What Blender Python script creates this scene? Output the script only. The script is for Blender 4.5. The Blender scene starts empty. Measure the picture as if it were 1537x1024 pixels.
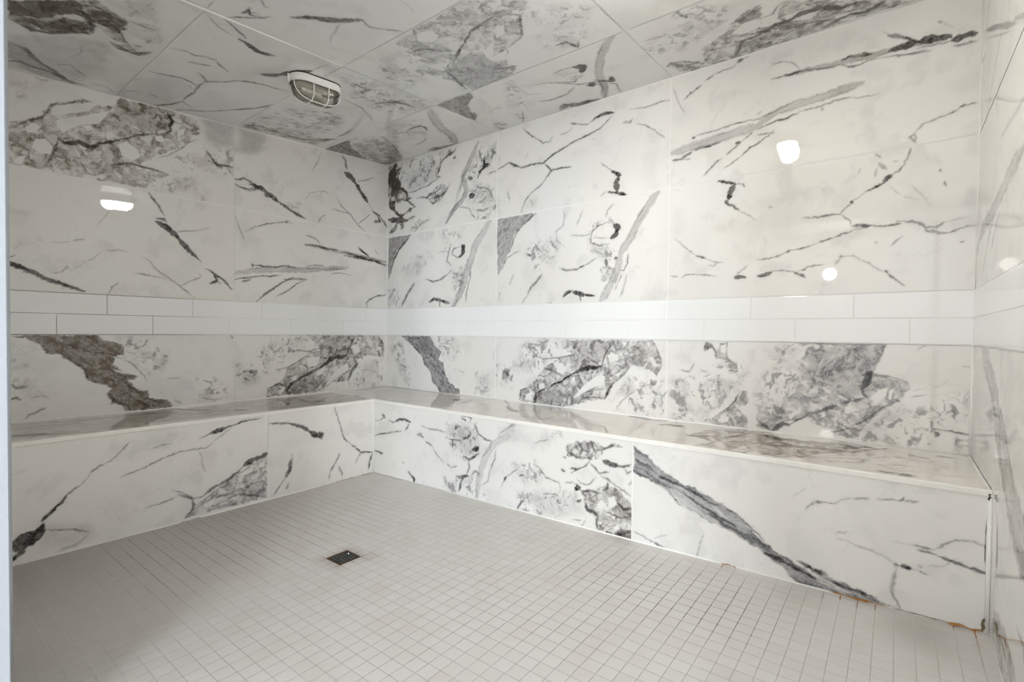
import bpy, bmesh, math
import numpy as np
from mathutils import Vector, Matrix

# ------------------------------------------------------------------ dimensions (metres)
# x runs along the back wall, y is negative towards the entrance, z is up
LX, YF = 3.6841, -2.45            # room length, inner face of the entrance wall
HB = 0.5271                       # seat height
DL, DR = 0.5720, 0.5588           # bench depth at the left wall and at the back wall
ZB0, ZBM, ZB1, ZJ = 0.9696, 1.0790, 1.1890, 1.8016   # white tile band and the joint above it
TX1, TX2, TY1 = 1.2100, 2.4425, 1.2374
def zc(x, y): return 2.41576 - 0.00528*x + 0.06522*y       # sloped ceiling
def zf(x, y): return 0.02149*x - 0.00119*y                 # floor falling to the left
C = bpy.context.scene.collection

# ------------------------------------------------------------------ helpers
def link(name, me, mats=(), parent=None):
    o = bpy.data.objects.new(name, me); C.objects.link(o)
    for m in mats: me.materials.append(m)
    if parent: o.parent = parent
    return o
def struct(o): o['kind'] = 'structure'; return o
def thing(name, label, cat, loc=(0, 0, 0), rotz=0, group=None):
    o = bpy.data.objects.new(name, None); C.objects.link(o)
    o.location = loc; o.rotation_euler = (0, 0, rotz); o.empty_display_size = .1
    o['label'] = label; o['category'] = cat
    if group: o['group'] = group
    return o
def from_bm(name, bm, mats, parent=None, smooth=False):
    me = bpy.data.meshes.new(name); bm.normal_update(); bm.to_mesh(me); bm.free()
    if smooth: me.polygons.foreach_set('use_smooth', [True]*len(me.polygons))
    return link(name, me, mats, parent)
def box(bm, a, b, mi=0, zfun=None):
    xs, ys, zs = (a[0], b[0]), (a[1], b[1]), (a[2], b[2])
    v = [bm.verts.new((x, y, (zfun(x, y) if (zfun and k == 0) else z))) for x in xs for y in ys for k, z in enumerate(zs)]
    for f in ((0,1,3,2),(4,6,7,5),(0,4,5,1),(2,3,7,6),(0,2,6,4),(1,5,7,3)):
        bm.faces.new([v[i] for i in f]).material_index = mi
    return v
def tube(bm, pts, r, n=10, closed=False, mi=0):
    pts = [Vector(p) for p in pts]; rings = []; N = len(pts)
    prev = None
    for i, p in enumerate(pts):
        a = pts[(i-1) % N] if (closed or i > 0) else p
        b = pts[(i+1) % N] if (closed or i < N-1) else p
        t = (b-a).normalized()
        if prev is None:
            prev = t.orthogonal().normalized()
        s = (prev - t*prev.dot(t)).normalized(); prev = s
        w = t.cross(s)
        rings.append([bm.verts.new(p + (s*math.cos(2*math.pi*k/n) + w*math.sin(2*math.pi*k/n))*r) for k in range(n)])
    for i in range(N if closed else N-1):
        A, B = rings[i], rings[(i+1) % N]
        off = 0
        if closed and i == N-1:
            off = min(range(n), key=lambda o: (A[0].co-B[o].co).length)
        for k in range(n):
            bm.faces.new((A[k], A[(k+1) % n], B[(k+1+off) % n], B[(k+off) % n])).material_index = mi
    if not closed:
        bm.faces.new(rings[0][::-1]); bm.faces.new(rings[-1])

# ------------------------------------------------------------------ marble veining
# one line per vein or patch, measured on its slab:  kind + half width(0.1 mm), strength %, warmth % : points in mm
# kinds: v vein, b streaky band, g pebbly grey field, p solid grey field, s soft smudge (by the ceiling on L: painted shadow and reflection), k fine crackle, w pale clast
STROKES = """
@C
g0,100,100:732 2359 983 2145 941 2092 916 2035 843 2014 760 2015 625 1917 607 1984 694 2036 765 2098 670 2102 567 2190 512 2264 577 2341
p0,100,80:732 2359 924 2195 888 2167 826 2144 779 2200 682 2251 621 2319 610 2345
s0,25,100:404 2322 596 2156 624 2020 280 1968 23 2040 32 2280
v146,80,100:319 2312 308 2253 213 2211 177 2176 112 2115 47 2072 37 1987
v180,80,100:100 2288 138 2254 113 2209 109 2166 88 2112 23 2040
v136,80,100:577 2341 556 2311 548 2284 542 2247 548 2215 630 2162 678 2103
v21,80,100:319 2119 389 2101 452 2088 515 2103 568 2087
v51,60,100:219 2139 267 2097 225 2064 171 2014
v50,40,100:88 1983 103 1915 53 1874
v108,90,100:845 2175 836 2152 806 2129 684 2099
v106,70,100:958 2166 928 2133 921 2110 923 2077 890 2041
v183,80,100:659 2028 622 1981 619 1922 685 1886
v109,60,100:601 2239 718 2205 754 2158 695 2107
v64,60,100:852 2106 823 2065 776 2019 704 1989 638 1927
k0,80,80:1072 2069 1136 2014 1074 1979 992 1937 778 1886 679 1891 657 1951 771 2005 925 2044
v32,70,60:1194 1838 1133 1765 1120 1732 1114 1701
v53,80,60:1217 1778 1184 1730 1158 1691 1132 1657
v109,90,60:1109 1677 1075 1609 1058 1562 1062 1528
v44,75,60:787 1849 804 1820 817 1782 801 1748 825 1712 820 1661
v60,70,60:820 1661 785 1628 775 1608 740 1566
v85,70,60:713 1743 729 1700 750 1654
v86,80,80:462 1834 479 1769 505 1708 491 1656 462 1613
v81,80,60:628 1676 607 1644 554 1605 587 1571 619 1537 667 1514 714 1465 741 1381
v52,90,60:554 1605 480 1611 367 1596 259 1602 180 1593
v89,90,80:180 1593 89 1625 9 1669 3 1701
v55,70,60:180 1593 129 1522
v92,75,60:5 1581 58 1544 103 1476 162 1422 229 1381 368 1292 472 1244
v24,70,60:465 1651 412 1629 406 1606
v29,50,60:297 1852 328 1838
v54,50,60:106 1856 161 1793
v78,50,60:177 1750 147 1701
v73,40,60:828 1698 832 1662
s0,12,100:320 1858 522 1706 377 1617 104 1612 109 1795
v43,75,60:1237 1779 1285 1738 1325 1701 1362 1672
v46,75,60:1314 1751 1370 1749 1323 1735 1351 1726 1348 1697
v38,60,60:1457 1741 1417 1716
v118,90,60:1104 1672 1088 1628 1056 1575 1060 1544 1077 1504
v38,70,60:1175 1703 1134 1656
v202,95,60:843 1450 885 1408 950 1369 1012 1347 1065 1311
v33,60,60:1058 1317 1121 1306 1198 1287
v66,70,60:683 1492 715 1445 739 1383 739 1326 763 1261
v68,70,60:299 1328 363 1296 426 1264 522 1239
g0,75,100:61 1226 170 1189 121 1088 230 968 176 788 267 655 41 683 37 866 14 1206
v130,80,100:62 1205 127 1125 85 988 81 825 136 725 267 655
k0,80,60:244 1201 556 1141 707 935 590 811 448 770 176 788 167 1110
g0,50,40:545 930 615 925 658 868 520 791 446 858
v82,50,50:257 922 396 903 561 916
v141,40,30:892 1009 860 869 786 753 737 698
k0,90,40:1129 1174 1227 1062 1206 885 1216 689 1155 606 993 605 878 782 942 996
v95,80,40:1100 1092 1099 1037 1100 993 1044 998 1027 952
v192,60,40:957 852 1022 827 1075 780 1101 723 1100 655
v267,60,40:951 823 953 787
v242,60,40:1070 801 1098 760
p0,85,90:-3 586 142 590 314 588 178 475 96 349 -8 194
g0,70,100:242 525 482 459 419 253 288 78 16 -72 -8 194
v55,70,100:500 442 464 321 363 190 284 144 252 48 57 -39
k0,80,100:339 590 567 478 368 126 16 -72 -8 160 148 447
b461,50,50:1141 565 1028 415 958 285 917 160 793 -10
v293,85,80:545 34 634 26 688 5 806 -5
v149,80,50:750 429 835 441 894 431 896 386 867 345
v90,60,50:657 444 754 402 812 327
v79,60,50:546 191 628 196 695 213 759 255
v54,50,50:664 552 766 560 825 536
k0,60,50:771 606 984 496 799 267 645 309 565 432
v82,60,70:299 675 403 675 524 701
v39,70,50:1274 1745 1318 1702 1381 1661
v54,85,50:1310 1754 1355 1746 1324 1726 1338 1698
v28,70,50:1456 1742 1425 1717 1431 1696
v165,90,50:1434 1608 1488 1562 1528 1507 1576 1457 1637 1414
v53,80,50:1637 1414 1618 1357 1658 1296 1699 1243
v24,80,50:1554 1455 1518 1452 1471 1431 1425 1423 1384 1402
v18,50,50:1868 1391 1858 1339 1835 1297
g0,55,35:1755 1222 1914 1229 2055 1232 2189 1118 1768 587 1524 603 1527 745 1494 828 1489 910 1584 973 1596 1096 1596 1199
w0,100,0:1724 1185 1789 1183 1799 1120 1739 1095 1685 1142
w0,100,0:1603 933 1649 917 1604 885
w0,100,0:1853 997 1882 981 1844 934 1817 947
w0,100,0:1846 880 1944 918 2009 901 1890 753 1816 794
w0,100,0:2114 1152 2165 1138 2152 1089 2105 1098
w0,100,0:1481 866 1536 844 1463 773 1443 818
p0,40,30:1590 872 1802 918 1846 697 1775 608 1532 597 1548 753
k0,80,30:1458 1151 1656 1147 1622 1008 1452 864 1206 885 1116 934 1270 1050
v69,85,50:2077 1065 2043 1070 1995 1060 1924 1050 1873 1018 1787 973 1668 900
v61,85,50:1577 871 1563 794 1541 746 1510 631
v76,60,40:1584 1107 1651 1090 1701 1026 1763 973
v76,60,40:1749 1227 1718 1190
v35,70,50:2092 1170 2067 1131 2065 1084
p0,75,50:1223 598 1487 591 1465 532 1371 483 1315 391 1310 321 1201 226 1202 398
v45,60,50:1497 567 1371 483 1234 270 1210 210
g0,60,40:2099 1103 2176 1129 2250 1066 2160 986 2088 871 1915 820 1852 809
w0,100,0:2032 1011 2069 996 2032 938 1975 931
w0,100,0:2159 1051 2188 1042 2159 1003 2135 1008
v50,70,40:2068 1065 2122 1051 2163 1008 2118 937 2071 867 1970 835
k0,70,30:2229 1038 2424 872 2363 761 2242 794 2181 882 2194 990
k0,70,30:2119 806 2294 731 2370 773 2291 696 2205 611 2092 709
v99,80,30:2145 700 2200 697 2209 649 2221 622 2244 659
g0,60,40:1783 728 1873 698 1894 661 1803 609 1689 616
v105,70,40:1771 714 1837 681 1894 668
v67,40,40:2386 889 2390 854
b308,50,40:2391 601 2328 547 2254 459 2168 316 2111 145 2037 -8
v252,100,30:2105 459 2138 436 2105 384
v61,70,40:1982 466 2043 477 2105 459
v82,60,40:1939 383 1980 341 2018 313 2106 371
v79,70,40:1828 423 1904 399 1959 343 2024 266 2112 230 2178 195
v235,90,40:2051 227 2090 208
v141,90,40:2115 255 2154 208 2183 182 2199 236
v98,70,40:1985 256 1907 204 1843 197 1780 194 1715 228
v254,90,60:1750 31 1813 72 1882 21 1944 25 2007 12
v103,60,40:2139 179 2183 140 2151 19
k0,80,40:1726 542 1738 415 1646 238 1496 34 1435 48 1551 323
v86,60,50:1558 174 1457 29
k0,80,40:1994 468 2111 417 2065 300 1956 339
g0,50,50:1203 40 1307 164 1377 141 1332 -9 1239 -30
v74,50,40:1446 328 1498 307
v37,50,40:1737 601 1766 562 1743 470 1726 348 1793 305
v72,80,50:2653 573 2684 596 2686 561 2700 524 2708 550 2740 526
g0,45,100:2705 528 2759 515 2739 499
k0,75,50:2721 619 2873 474 2847 398 2661 299 2596 251 2433 326 2440 407 2598 488
v42,60,50:2431 405 2492 341
v61,50,50:2482 464 2551 449 2580 438
g0,80,100:2469 142 2493 182 2563 156 2639 66 2673 206 2752 261 2800 296 2831 360 2903 400 2971 421 2886 -11 2712 -9 2529 0
w0,100,100:2812 257 2884 315 2949 310 2935 236 2862 215
w0,100,100:2723 184 2756 217 2749 161
w0,100,100:2746 121 2805 134 2777 50
v118,90,80:2920 164 2886 155 2840 154 2809 88 2781 35
v84,70,100:2833 341 2879 354 2966 394
v62,70,100:2500 152 2541 91 2628 88
v29,50,50:2455 884 2448 781 2458 653
g0,90,100:2920 230 2959 215 2989 225 3043 390 3486 13 3305 23 3150 14 2875 9
w0,100,100:3028 260 3113 261 3176 215 3112 154 3032 197
w0,100,100:3198 114 3248 105 3296 97 3268 21 3212 51
v147,95,80:2910 183 2952 175 2985 202 3039 199 3090 232 3140 222 3182 210 3227 163 3275 162 3311 162
v127,85,90:3145 28 3179 43 3220 70 3259 80 3306 55 3355 86 3378 105
v49,70,90:2935 306 2996 304 3025 360 3060 376
v84,70,90:3056 131 3134 117 3208 72 3269 53
@L
g0,80,100:2278 2010 2208 2042 2163 2084 2124 2150 2104 2166 1994 2221 1951 2214 1861 2228 1838 2284 1684 2312 1561 2306 1449 2292 1430 2234 1487 2163 1525 2109 1668 2016 1752 1933 1800 1891 2018 1807 2280 1808
w0,100,100:2105 2078 2037 2110 1937 2173 1877 2203 1930 2114 2002 2086 2044 2053 2072 2022 2098 2035
w0,100,100:2104 2149 1980 2212 1936 2219 1966 2172 2085 2107 2125 2097
w0,100,100:2183 1956 2145 1968 2116 1941 2119 1896 2158 1885 2196 1908
w0,100,100:2217 2005 2189 2036 2161 2024 2183 1986 2215 1976
w0,100,100:1904 2062 1885 2092 1847 2070 1893 2037
w0,100,100:1676 2124 1641 2145 1615 2113 1667 2102
w0,100,100:1839 2034 1808 2059 1759 2029 1743 1990 1776 1956 1839 1996
w0,100,100:1561 2202 1515 2227 1525 2183 1561 2161
w0,100,100:1995 2079 1966 2097 1952 2079 1981 2060
w0,80,100:2271 1810 2246 1851 2209 1870 2234 1812
p0,35,100:1846 2262 1667 2318 1570 2302 1597 2201 1718 2141 1831 2162 1877 2165
v112,95,90:2092 1984 2065 1970 2038 1974 2017 1994 1988 1984 1960 1979 1930 2007 1893 2023 1831 2061
v70,90,90:1831 2061 1783 2095 1735 2116 1701 2131
v78,95,80:1615 2166 1593 2187 1599 2215 1584 2251 1606 2269 1570 2292
v55,70,90:1701 2131 1650 2148 1615 2166
v55,80,90:2092 1980 2106 1927 2126 1868 2152 1821
v48,80,90:2104 2162 2131 2113 2157 2068 2208 2038 2275 1973
v52,70,90:2104 2158 2050 2182 1994 2218 1958 2220
v33,60,90:1449 2185 1506 2136 1543 2093 1615 2031 1668 2006
k0,80,80:2277 2212 2213 2229 2226 2156 2269 2106
v36,50,80:2181 2267 2162 2258 2130 2271
k0,60,80:2181 2272 2104 2264 2195 2176
k0,90,60:1410 2154 1242 2183 1242 2070 1391 2052
v68,80,50:1401 2125 1351 2063 1310 2052
s0,32,20:1420 2323 1241 2334 1242 2205 1351 2161 1401 2200
g0,70,100:1909 1848 1840 1895 1784 1919 1611 1924 1668 1879 1719 1817 1801 1812 1916 1808
v69,80,100:1878 1908 1832 1927 1784 1939 1735 1932 1693 1933 1598 1923
v91,80,80:1939 1812 1916 1813
v64,50,100:2010 1895 1982 1838 1938 1831
k0,90,80:1727 1860 1459 1942 1460 1878 1580 1829 1711 1814
k0,90,80:1580 2036 1242 2132 1242 2008 1411 2019 1580 1963
v91,70,100:1391 2068 1341 2054 1242 2064
w0,100,100:1831 2003 1784 2027 1751 1987 1784 1958 1832 1974
k0,50,30:1460 1835 1391 1867 1391 1818 1450 1805
v54,85,30:1711 1794 1677 1756 1651 1721 1630 1674
v79,70,30:1673 1651 1634 1653 1617 1641
v132,95,40:1669 1634 1626 1614 1581 1580 1554 1558
v111,95,40:1568 1566 1536 1529 1499 1487 1441 1435
v25,60,30:1441 1435 1427 1419
v36,75,30:1572 1581 1526 1601 1460 1612 1387 1644
v65,85,30:1412 1384 1377 1374 1342 1348 1301 1324 1248 1263
v104,85,30:1357 1352 1337 1315 1383 1292
v65,70,30:1352 1319 1316 1294
v90,95,40:2280 1330 2244 1307 2194 1284 2149 1257 2083 1235 2035 1215 1994 1205
v180,95,40:2280 1320 2259 1314 2241 1304
v28,60,30:2280 1347 2257 1366
v67,70,30:2235 1284 2210 1280
v27,60,30:2086 1232 2082 1209
v26,45,20:1887 1652 1910 1616 1929 1580 1938 1557
v29,50,20:2041 1462 2016 1475 1991 1480
v32,55,20:1911 1431 1842 1446 1806 1436
v43,60,20:1737 1420 1704 1399 1670 1352 1618 1316 1546 1265 1466 1193
v43,60,20:1770 1324 1704 1313 1609 1302
v43,60,20:1541 1266 1490 1302 1432 1332 1442 1348
v32,70,20:1889 1193 1878 1229 1850 1258
v30,55,20:2126 1286 2089 1294 2074 1314
v24,35,20:2122 1443 2054 1459
v22,35,20:2055 1302 1970 1377 1933 1405 1911 1429
k0,50,20:2255 1436 2180 1447 2181 1403 2249 1394
k0,50,20:2156 1301 2027 1379 1918 1416 1933 1372 2055 1284 2123 1278
k0,30,20:2272 1569 2186 1568 2199 1514 2261 1512
v59,85,40:1235 1987 1203 1993 1172 2012 1119 1987 1062 1971
v125,90,40:1142 1981 1062 1969 1003 1943 942 1902
v105,90,40:942 1902 892 1882 841 1856 742 1824
v103,80,50:1235 1959 1197 1945 1142 1941 1068 1964
v23,40,20:1164 2062 1155 2036 1147 2014
v170,90,50:1032 1952 1024 1926 988 1931
v99,80,40:985 1911 948 1903
v37,50,20:619 2341 647 2262 695 2172
v92,85,50:442 2372 412 2340 404 2288 388 2272
v195,95,50:416 2242 364 2224 317 2187
v166,95,50:325 2192 259 2117 206 2056
v41,70,30:309 2199 227 2229 142 2273
v47,50,30:206 2056 155 2005
v94,90,40:162 1997 89 1968 8 1888
v111,85,40:141 1912 80 1919 106 1965
v32,40,20:749 1956 709 2016 639 2047 582 2057 539 2034
v58,60,20:487 2033 441 1975 371 1928 291 1853 225 1815
v51,65,20:524 1938 449 1933 348 1930
v50,60,20:291 1867 225 1921 179 1962
v42,65,20:642 1811 618 1854 582 1881
k0,50,20:905 1898 776 1938 776 1862 879 1854
k0,40,20:1003 2027 736 2105 749 2070 991 1988
v33,60,20:1230 1750 1203 1676 1181 1616 1164 1579
v41,80,30:1164 1659 1108 1698 1026 1736 917 1767 841 1772
v90,80,30:898 1768 867 1780
b184,50,50:742 1632 653 1631 538 1620 386 1617 257 1606 15 1588
v78,85,40:742 1632 653 1638 567 1626 478 1625
v51,60,30:742 1701 667 1690 617 1652
v95,90,40:448 1619 354 1615 257 1599 139 1585 15 1563
v83,85,40:417 1593 306 1593 122 1580 15 1556
v85,90,40:298 1678 241 1643 187 1615
v47,40,30:131 1680 96 1641
b262,50,20:1236 1373 1119 1404 942 1429 748 1446 537 1480 385 1504
v55,85,20:1125 1441 1062 1440 966 1444 892 1459 815 1455
v90,80,20:1125 1450 1119 1425
v58,80,20:1236 1335 1165 1351 1062 1371 978 1379 917 1392
v98,70,20:1189 1324 1129 1344
v49,70,20:735 1476 610 1496 584 1490
v43,60,20:537 1438 447 1454 338 1440
v63,85,20:1097 1195 1026 1258 954 1312 879 1361 834 1384
v51,80,20:954 1239 866 1294 815 1335 732 1380
v76,75,20:907 1362 841 1371 735 1380
v56,85,20:14 1312 120 1291 189 1258 214 1228 197 1190
s0,15,20:748 1277 694 1281 700 1261 741 1259
s0,25,20:1235 2201 1015 2267 1085 2194 1235 2162
s0,30,20:1200 2331 1030 2334 1054 2238 1088 2193 1167 2170 1200 2184
p0,92,90:2276 966 1943 966 1913 939 1836 909 1821 850 1875 852 1876 804 1821 752 1757 726 1805 712 1765 659 1715 644 1707 603 1593 565 1584 533 1690 535 1814 533 1838 577 1884 590 1899 641 1884 669 1944 703 1988 734 1995 772 2037 820 2072 840 2099 873 2152 870 2171 915 2221 950
w0,100,50:1948 703 1899 689 1895 670 1937 673
w0,100,50:1876 779 1821 762 1825 744 1868 763
w0,100,50:1875 937 1804 933 1756 923 1836 921
w0,60,50:1883 814 1821 801 1797 760 1837 773
v56,85,80:2099 873 2058 840 2002 791 1981 724 1944 707
v61,85,80:1884 640 1869 600 1806 563 1790 537
v34,80,80:2092 922 2037 903 1973 874 1883 862 1837 831
v34,70,80:1899 757 1837 714 1773 649 1707 593 1602 540
v35,75,80:1837 655 1790 611 1715 553 1620 542
k0,90,30:1836 948 1697 948 1672 896 1610 843 1637 762 1706 745 1789 810 1829 860
v30,75,30:1821 831 1773 789 1732 726 1717 695
v79,60,30:1637 844 1610 838
v32,50,30:1620 709 1547 704
v30,50,30:1584 575 1538 549
k0,80,30:1453 697 1353 679 1291 618 1302 540 1453 561 1414 618
v51,60,30:1423 684 1374 664 1364 635
v41,50,30:1434 576 1364 552 1312 558
k0,70,50:2282 950 2190 906 2203 863 2277 839
k0,70,50:2283 823 2210 828 2222 794 2278 788
v71,65,70:2278 724 2254 702 2217 710
k0,80,70:2284 742 2204 731 2204 688 2278 694
v64,70,100:2279 650 2260 658 2242 643
v50,60,50:2224 545 2211 566 2179 579 2153 594
v30,50,50:2198 652 2172 658 2140 649
k0,50,50:2217 689 2127 663 2140 557 2218 566
v85,55,40:1259 963 1243 945
g0,85,50:720 966 119 966 48 925 26 851 47 778 118 795 220 798 311 703 374 602 535 594 593 545 678 537 1026 535 1002 593 904 659 878 732 787 791 623 851 651 890 693 930
p0,35,80:594 966 320 966 383 817 594 744 623 837
p0,60,40:885 540 866 619 774 644 678 644 622 587 678 542
v75,85,40:320 962 344 913 367 872 399 804
v159,95,30:399 804 445 792 476 799 535 781 565 756 622 719
v92,90,30:622 719 679 696 761 662 814 634 866 601 885 544
v72,80,50:1020 535 1015 595 941 625 897 603 904 659
v62,60,40:954 724 878 732 787 778 706 833 594 850
v153,70,40:382 603 351 677 286 744
v82,60,40:636 549 535 621 351 691
v95,60,40:101 962 48 895 47 792
w0,100,20:352 879 320 896 279 877 274 831 327 815
w0,100,20:840 668 807 678 807 640 846 637
w0,100,20:734 802 622 804 651 734 720 731
w0,100,20:460 711 383 748 375 692 460 642 593 572 535 647
w0,100,20:303 759 262 792 254 757 286 737
w0,100,20:651 694 579 723 593 678 650 655
w0,100,20:941 576 891 609 904 560 941 539
w0,100,20:118 875 65 866 65 815
k0,90,30:1015 908 891 944 707 962 774 841 904 783 904 697 1062 718 1085 850
v74,60,30:879 844 788 855 707 846 623 870
v92,60,30:1003 884 966 847 917 882
k0,100,30:1231 774 1074 754 1050 717 1097 637 1220 624
v135,70,20:1154 723 1103 718 1120 686
v108,60,20:1176 678 1143 658
k0,80,30:366 581 286 730 47 763 46 541 318 535
v128,60,40:236 628 236 578
v135,60,40:64 631 55 579
@R
p0,85,10:190 964 537 966 587 894 666 842 631 787 685 763 705 683 762 607 872 563 863 534 649 525 620 584 570 607 550 688 469 739 448 807 300 901
k0,90,10:20 955 191 899 302 660 282 530 171 652 136 737 20 910
v119,50,10:170 725 258 700
k0,90,10:567 962 796 952 851 849 798 728 704 790 627 868
v41,50,10:646 909 759 912 815 847
k0,80,10:1028 702 1145 685 1163 537 1029 563
v42,40,10:835 717 910 699
v94,70,10:550 688 570 607 630 571 659 530
v82,60,10:300 916 448 807 479 739
g0,85,30:1754 961 2361 967 2392 919 2408 861 2414 813 2384 763 2349 800 2307 808 2244 824 2186 750 2131 706 2076 613 1923 573 1772 531 1411 536 1440 609 1554 687 1609 760 1716 832 1844 870 1767 901
p0,35,60:1868 960 2105 960 2061 836 1908 787 1833 783 1819 859
p0,28,80:2237 964 2361 965 2403 842 2323 828 2238 854
p0,50,20:1556 538 1569 608 1692 641 1797 616 1759 535 1666 531
v53,85,30:2111 954 2089 910 2061 868 2044 804
v123,95,20:2044 804 2004 792 1968 792 1920 782 1896 770 1846 751
v79,90,20:1846 751 1808 727 1770 696 1705 670 1665 644
v66,80,20:1665 650 1611 623 1569 602
v117,85,20:1569 602 1556 561 1545 534
v83,70,40:1426 543 1440 609 1484 630
v65,70,30:1566 843 1622 831 1689 837 1768 848 1857 865
v102,80,30:2125 716 2087 661 2065 607
v50,65,40:2218 803 2186 761 2131 716
v78,60,30:1623 772 1704 754 1796 715
v51,60,30:1873 579 1947 607 2064 618
v48,55,50:2361 957 2398 890 2413 832 2384 763
w0,100,20:2084 874 2112 890 2151 876 2152 840 2096 828
w0,100,20:1716 810 1769 807 1801 770 1770 733 1724 749
w0,100,20:2004 739 2039 754 2065 743 2063 701 1970 662 1873 601 1848 598 1921 680
w0,100,20:1589 667 1631 670 1624 635 1586 632
w0,100,20:2130 757 2185 789 2153 746
w0,100,50:2332 868 2363 874 2392 822 2369 816
w0,100,50:2321 956 2346 952 2339 929
w0,100,20:1466 845 1552 862 1573 826 1510 810
w0,100,20:1834 723 1863 730 1859 697 1834 695
w0,100,20:1484 589 1541 617 1527 558 1470 547
w0,100,20:2172 948 2205 956 2194 928
k0,100,20:1422 903 1551 941 1701 968 1754 956 1715 899 1663 830 1568 734 1424 761 1437 868
v78,60,20:1494 928 1579 918 1661 954
k0,100,20:1224 775 1393 795 1409 725 1350 626 1226 665
v140,75,10:1280 727 1319 726 1327 690
k0,90,20:2088 599 2219 742 2415 746 2437 574 2347 550 2134 541
v79,60,20:2349 746 2370 713
v128,55,20:2367 615 2375 582
v55,50,20:2426 650 2445 690
v61,50,20:2219 702 2209 641
v40,40,20:2134 541 2177 607 2262 675
k0,90,20:2463 758 2613 759 2734 857 2854 828 2803 719 2721 622 2607 527 2467 539
v136,90,40:2646 919 2659 949 2685 936
v67,70,60:2685 941 2703 905 2704 878
g0,80,70:2715 959 2757 965 2750 893 2801 851 2814 817 2768 810 2746 866 2690 891
w0,100,50:2728 946 2753 956 2746 902 2729 910
v40,60,20:2515 807 2566 803 2593 850
v36,50,20:2621 815 2657 799
g0,80,40:2856 723 2820 720 2780 637 2721 595 2678 559 2639 545 2661 534 2859 533
v62,80,30:2820 716 2796 665 2738 597
v71,50,20:2659 652 2677 627
v83,50,20:2546 614 2556 587
v76,50,20:2514 554 2524 541
w0,100,30:2717 559 2738 584 2772 583 2768 556 2735 543
w0,100,30:2821 637 2857 649 2858 593 2830 607
g0,85,20:3066 967 3404 966 3381 887 3364 848 3424 821 3488 811 3483 774 3455 727 3397 676 3349 618 3301 542 3175 548 3119 614 3026 587 2982 539 2905 538 2903 649 3009 669 3023 737 3094 792 3072 839 3099 906 3113 947
p0,40,5:3099 939 3318 957 3401 964 3375 879 3352 824 3322 745 3226 721 3178 781 3094 792 3121 867
v43,75,30:3066 963 3140 966 3241 963 3318 964 3404 963
v48,80,50:3401 964 3389 932
v35,60,30:3401 964 3381 894 3361 840
v114,90,10:3358 841 3339 816 3331 777
v66,95,10:3321 830 3354 840 3346 793 3322 768 3328 746 3341 732
v49,85,10:3335 727 3304 717 3272 704 3240 691
v73,95,10:3227 682 3193 667 3167 650
v43,85,10:3167 650 3125 639 3091 607 3048 577
v132,95,10:3048 573 3018 577 2996 558 2974 538
v97,80,30:2904 555 2935 563 2951 544 2974 538
v45,80,30:3452 727 3420 707 3397 691 3367 662 3324 615 3287 598
v98,85,40:3441 729 3454 723
v37,60,20:3209 561 3248 574 3287 593
v29,60,20:3413 768 3417 738 3405 715
v29,60,50:3454 801 3466 758 3461 735
v34,60,30:3364 836 3406 831 3477 812 3488 796
w0,100,10:3356 733 3383 766 3413 782 3411 745 3390 715 3372 708
w0,100,10:3258 669 3269 686 3285 696 3312 669 3266 649
w0,100,10:3091 603 3181 583 3182 540 3056 540 3041 572
w0,100,10:3419 769 3434 781 3429 732 3415 727
w0,100,10:3170 638 3191 642 3177 623
w0,90,10:3032 621 3097 661 3076 626 3047 597
w0,90,20:2942 636 2972 648 2965 613
w0,60,10:3077 946 3113 947 3086 873 3078 905
k0,100,20:3301 534 3337 609 3397 661 3473 707 3557 693 3516 536 3388 539
k0,100,10:3557 693 3589 754 3682 776 3687 548 3504 556
v49,75,10:3559 625 3581 617 3623 619 3655 613 3683 611
v91,85,10:3573 609 3581 590
v48,80,10:3558 654 3563 626
v48,60,10:3601 687 3622 704 3638 681
v27,60,10:3504 593 3509 612 3537 619
v31,60,10:3511 668 3535 691 3560 692
v35,50,30:3487 557 3516 547
v27,50,10:3645 566 3686 562
v23,50,10:3505 945 3536 966
v12,40,10:3561 787 3588 807 3609 823
v19,35,10:3495 775 3534 785
v27,35,10:3649 885 3680 881
v28,60,10:3495 751 3540 758
v45,50,20:3012 924 3041 950 3066 963
v88,75,80:3009 924 3016 907
k0,80,50:2945 926 3005 945 3091 955 3050 888 3035 862 2976 868
k0,100,10:2977 834 3100 882 3080 774 3009 685 2903 649 2901 770
v27,60,10:3675 809 3682 808
g0,100,100:6 2409 119 2398 181 2359 145 2294 158 2221 255 2149 244 2089 110 2062 97 2016 9 2045
p0,50,100:6 2409 113 2397 108 2301 158 2221 109 2158 8 2142
v407,95,100:107 2395 76 2347 51 2280 96 2224 52 2167
v285,95,100:133 2281 152 2222 109 2174 65 2133 59 2061 91 2017
v117,90,90:164 2196 195 2175 249 2135 256 2087 303 2087
v115,85,90:20 2237 96 2192 207 2181
v169,90,90:181 2359 120 2339 133 2297
v108,80,90:109 2094 183 2098 256 2071 303 2040 350 2010
v220,95,70:9 1949 98 1934 185 1924 257 1911
v128,80,60:245 1908 292 1926 351 1933
v117,90,70:91 2017 135 1978 184 1948 221 1967
v98,80,70:110 1982 196 1962 304 2002 362 2009
v195,85,70:274 1990 304 2002
v184,85,60:123 1900 86 1857 23 1836
v189,85,70:172 1918 197 1867 173 1854
w0,100,60:22 2026 79 2018 73 1979 22 1978
w0,90,60:35 1920 111 1910 86 1873 23 1873
w0,80,70:147 2064 244 2042 196 1994 122 2004
v133,80,80:121 2156 109 2110
w0,90,80:40 2137 97 2136 97 2096 46 2103
k0,100,40:181 2398 527 2388 655 2404 718 2362 635 2291 615 2192 418 2152 255 2149 158 2245 218 2328
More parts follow.
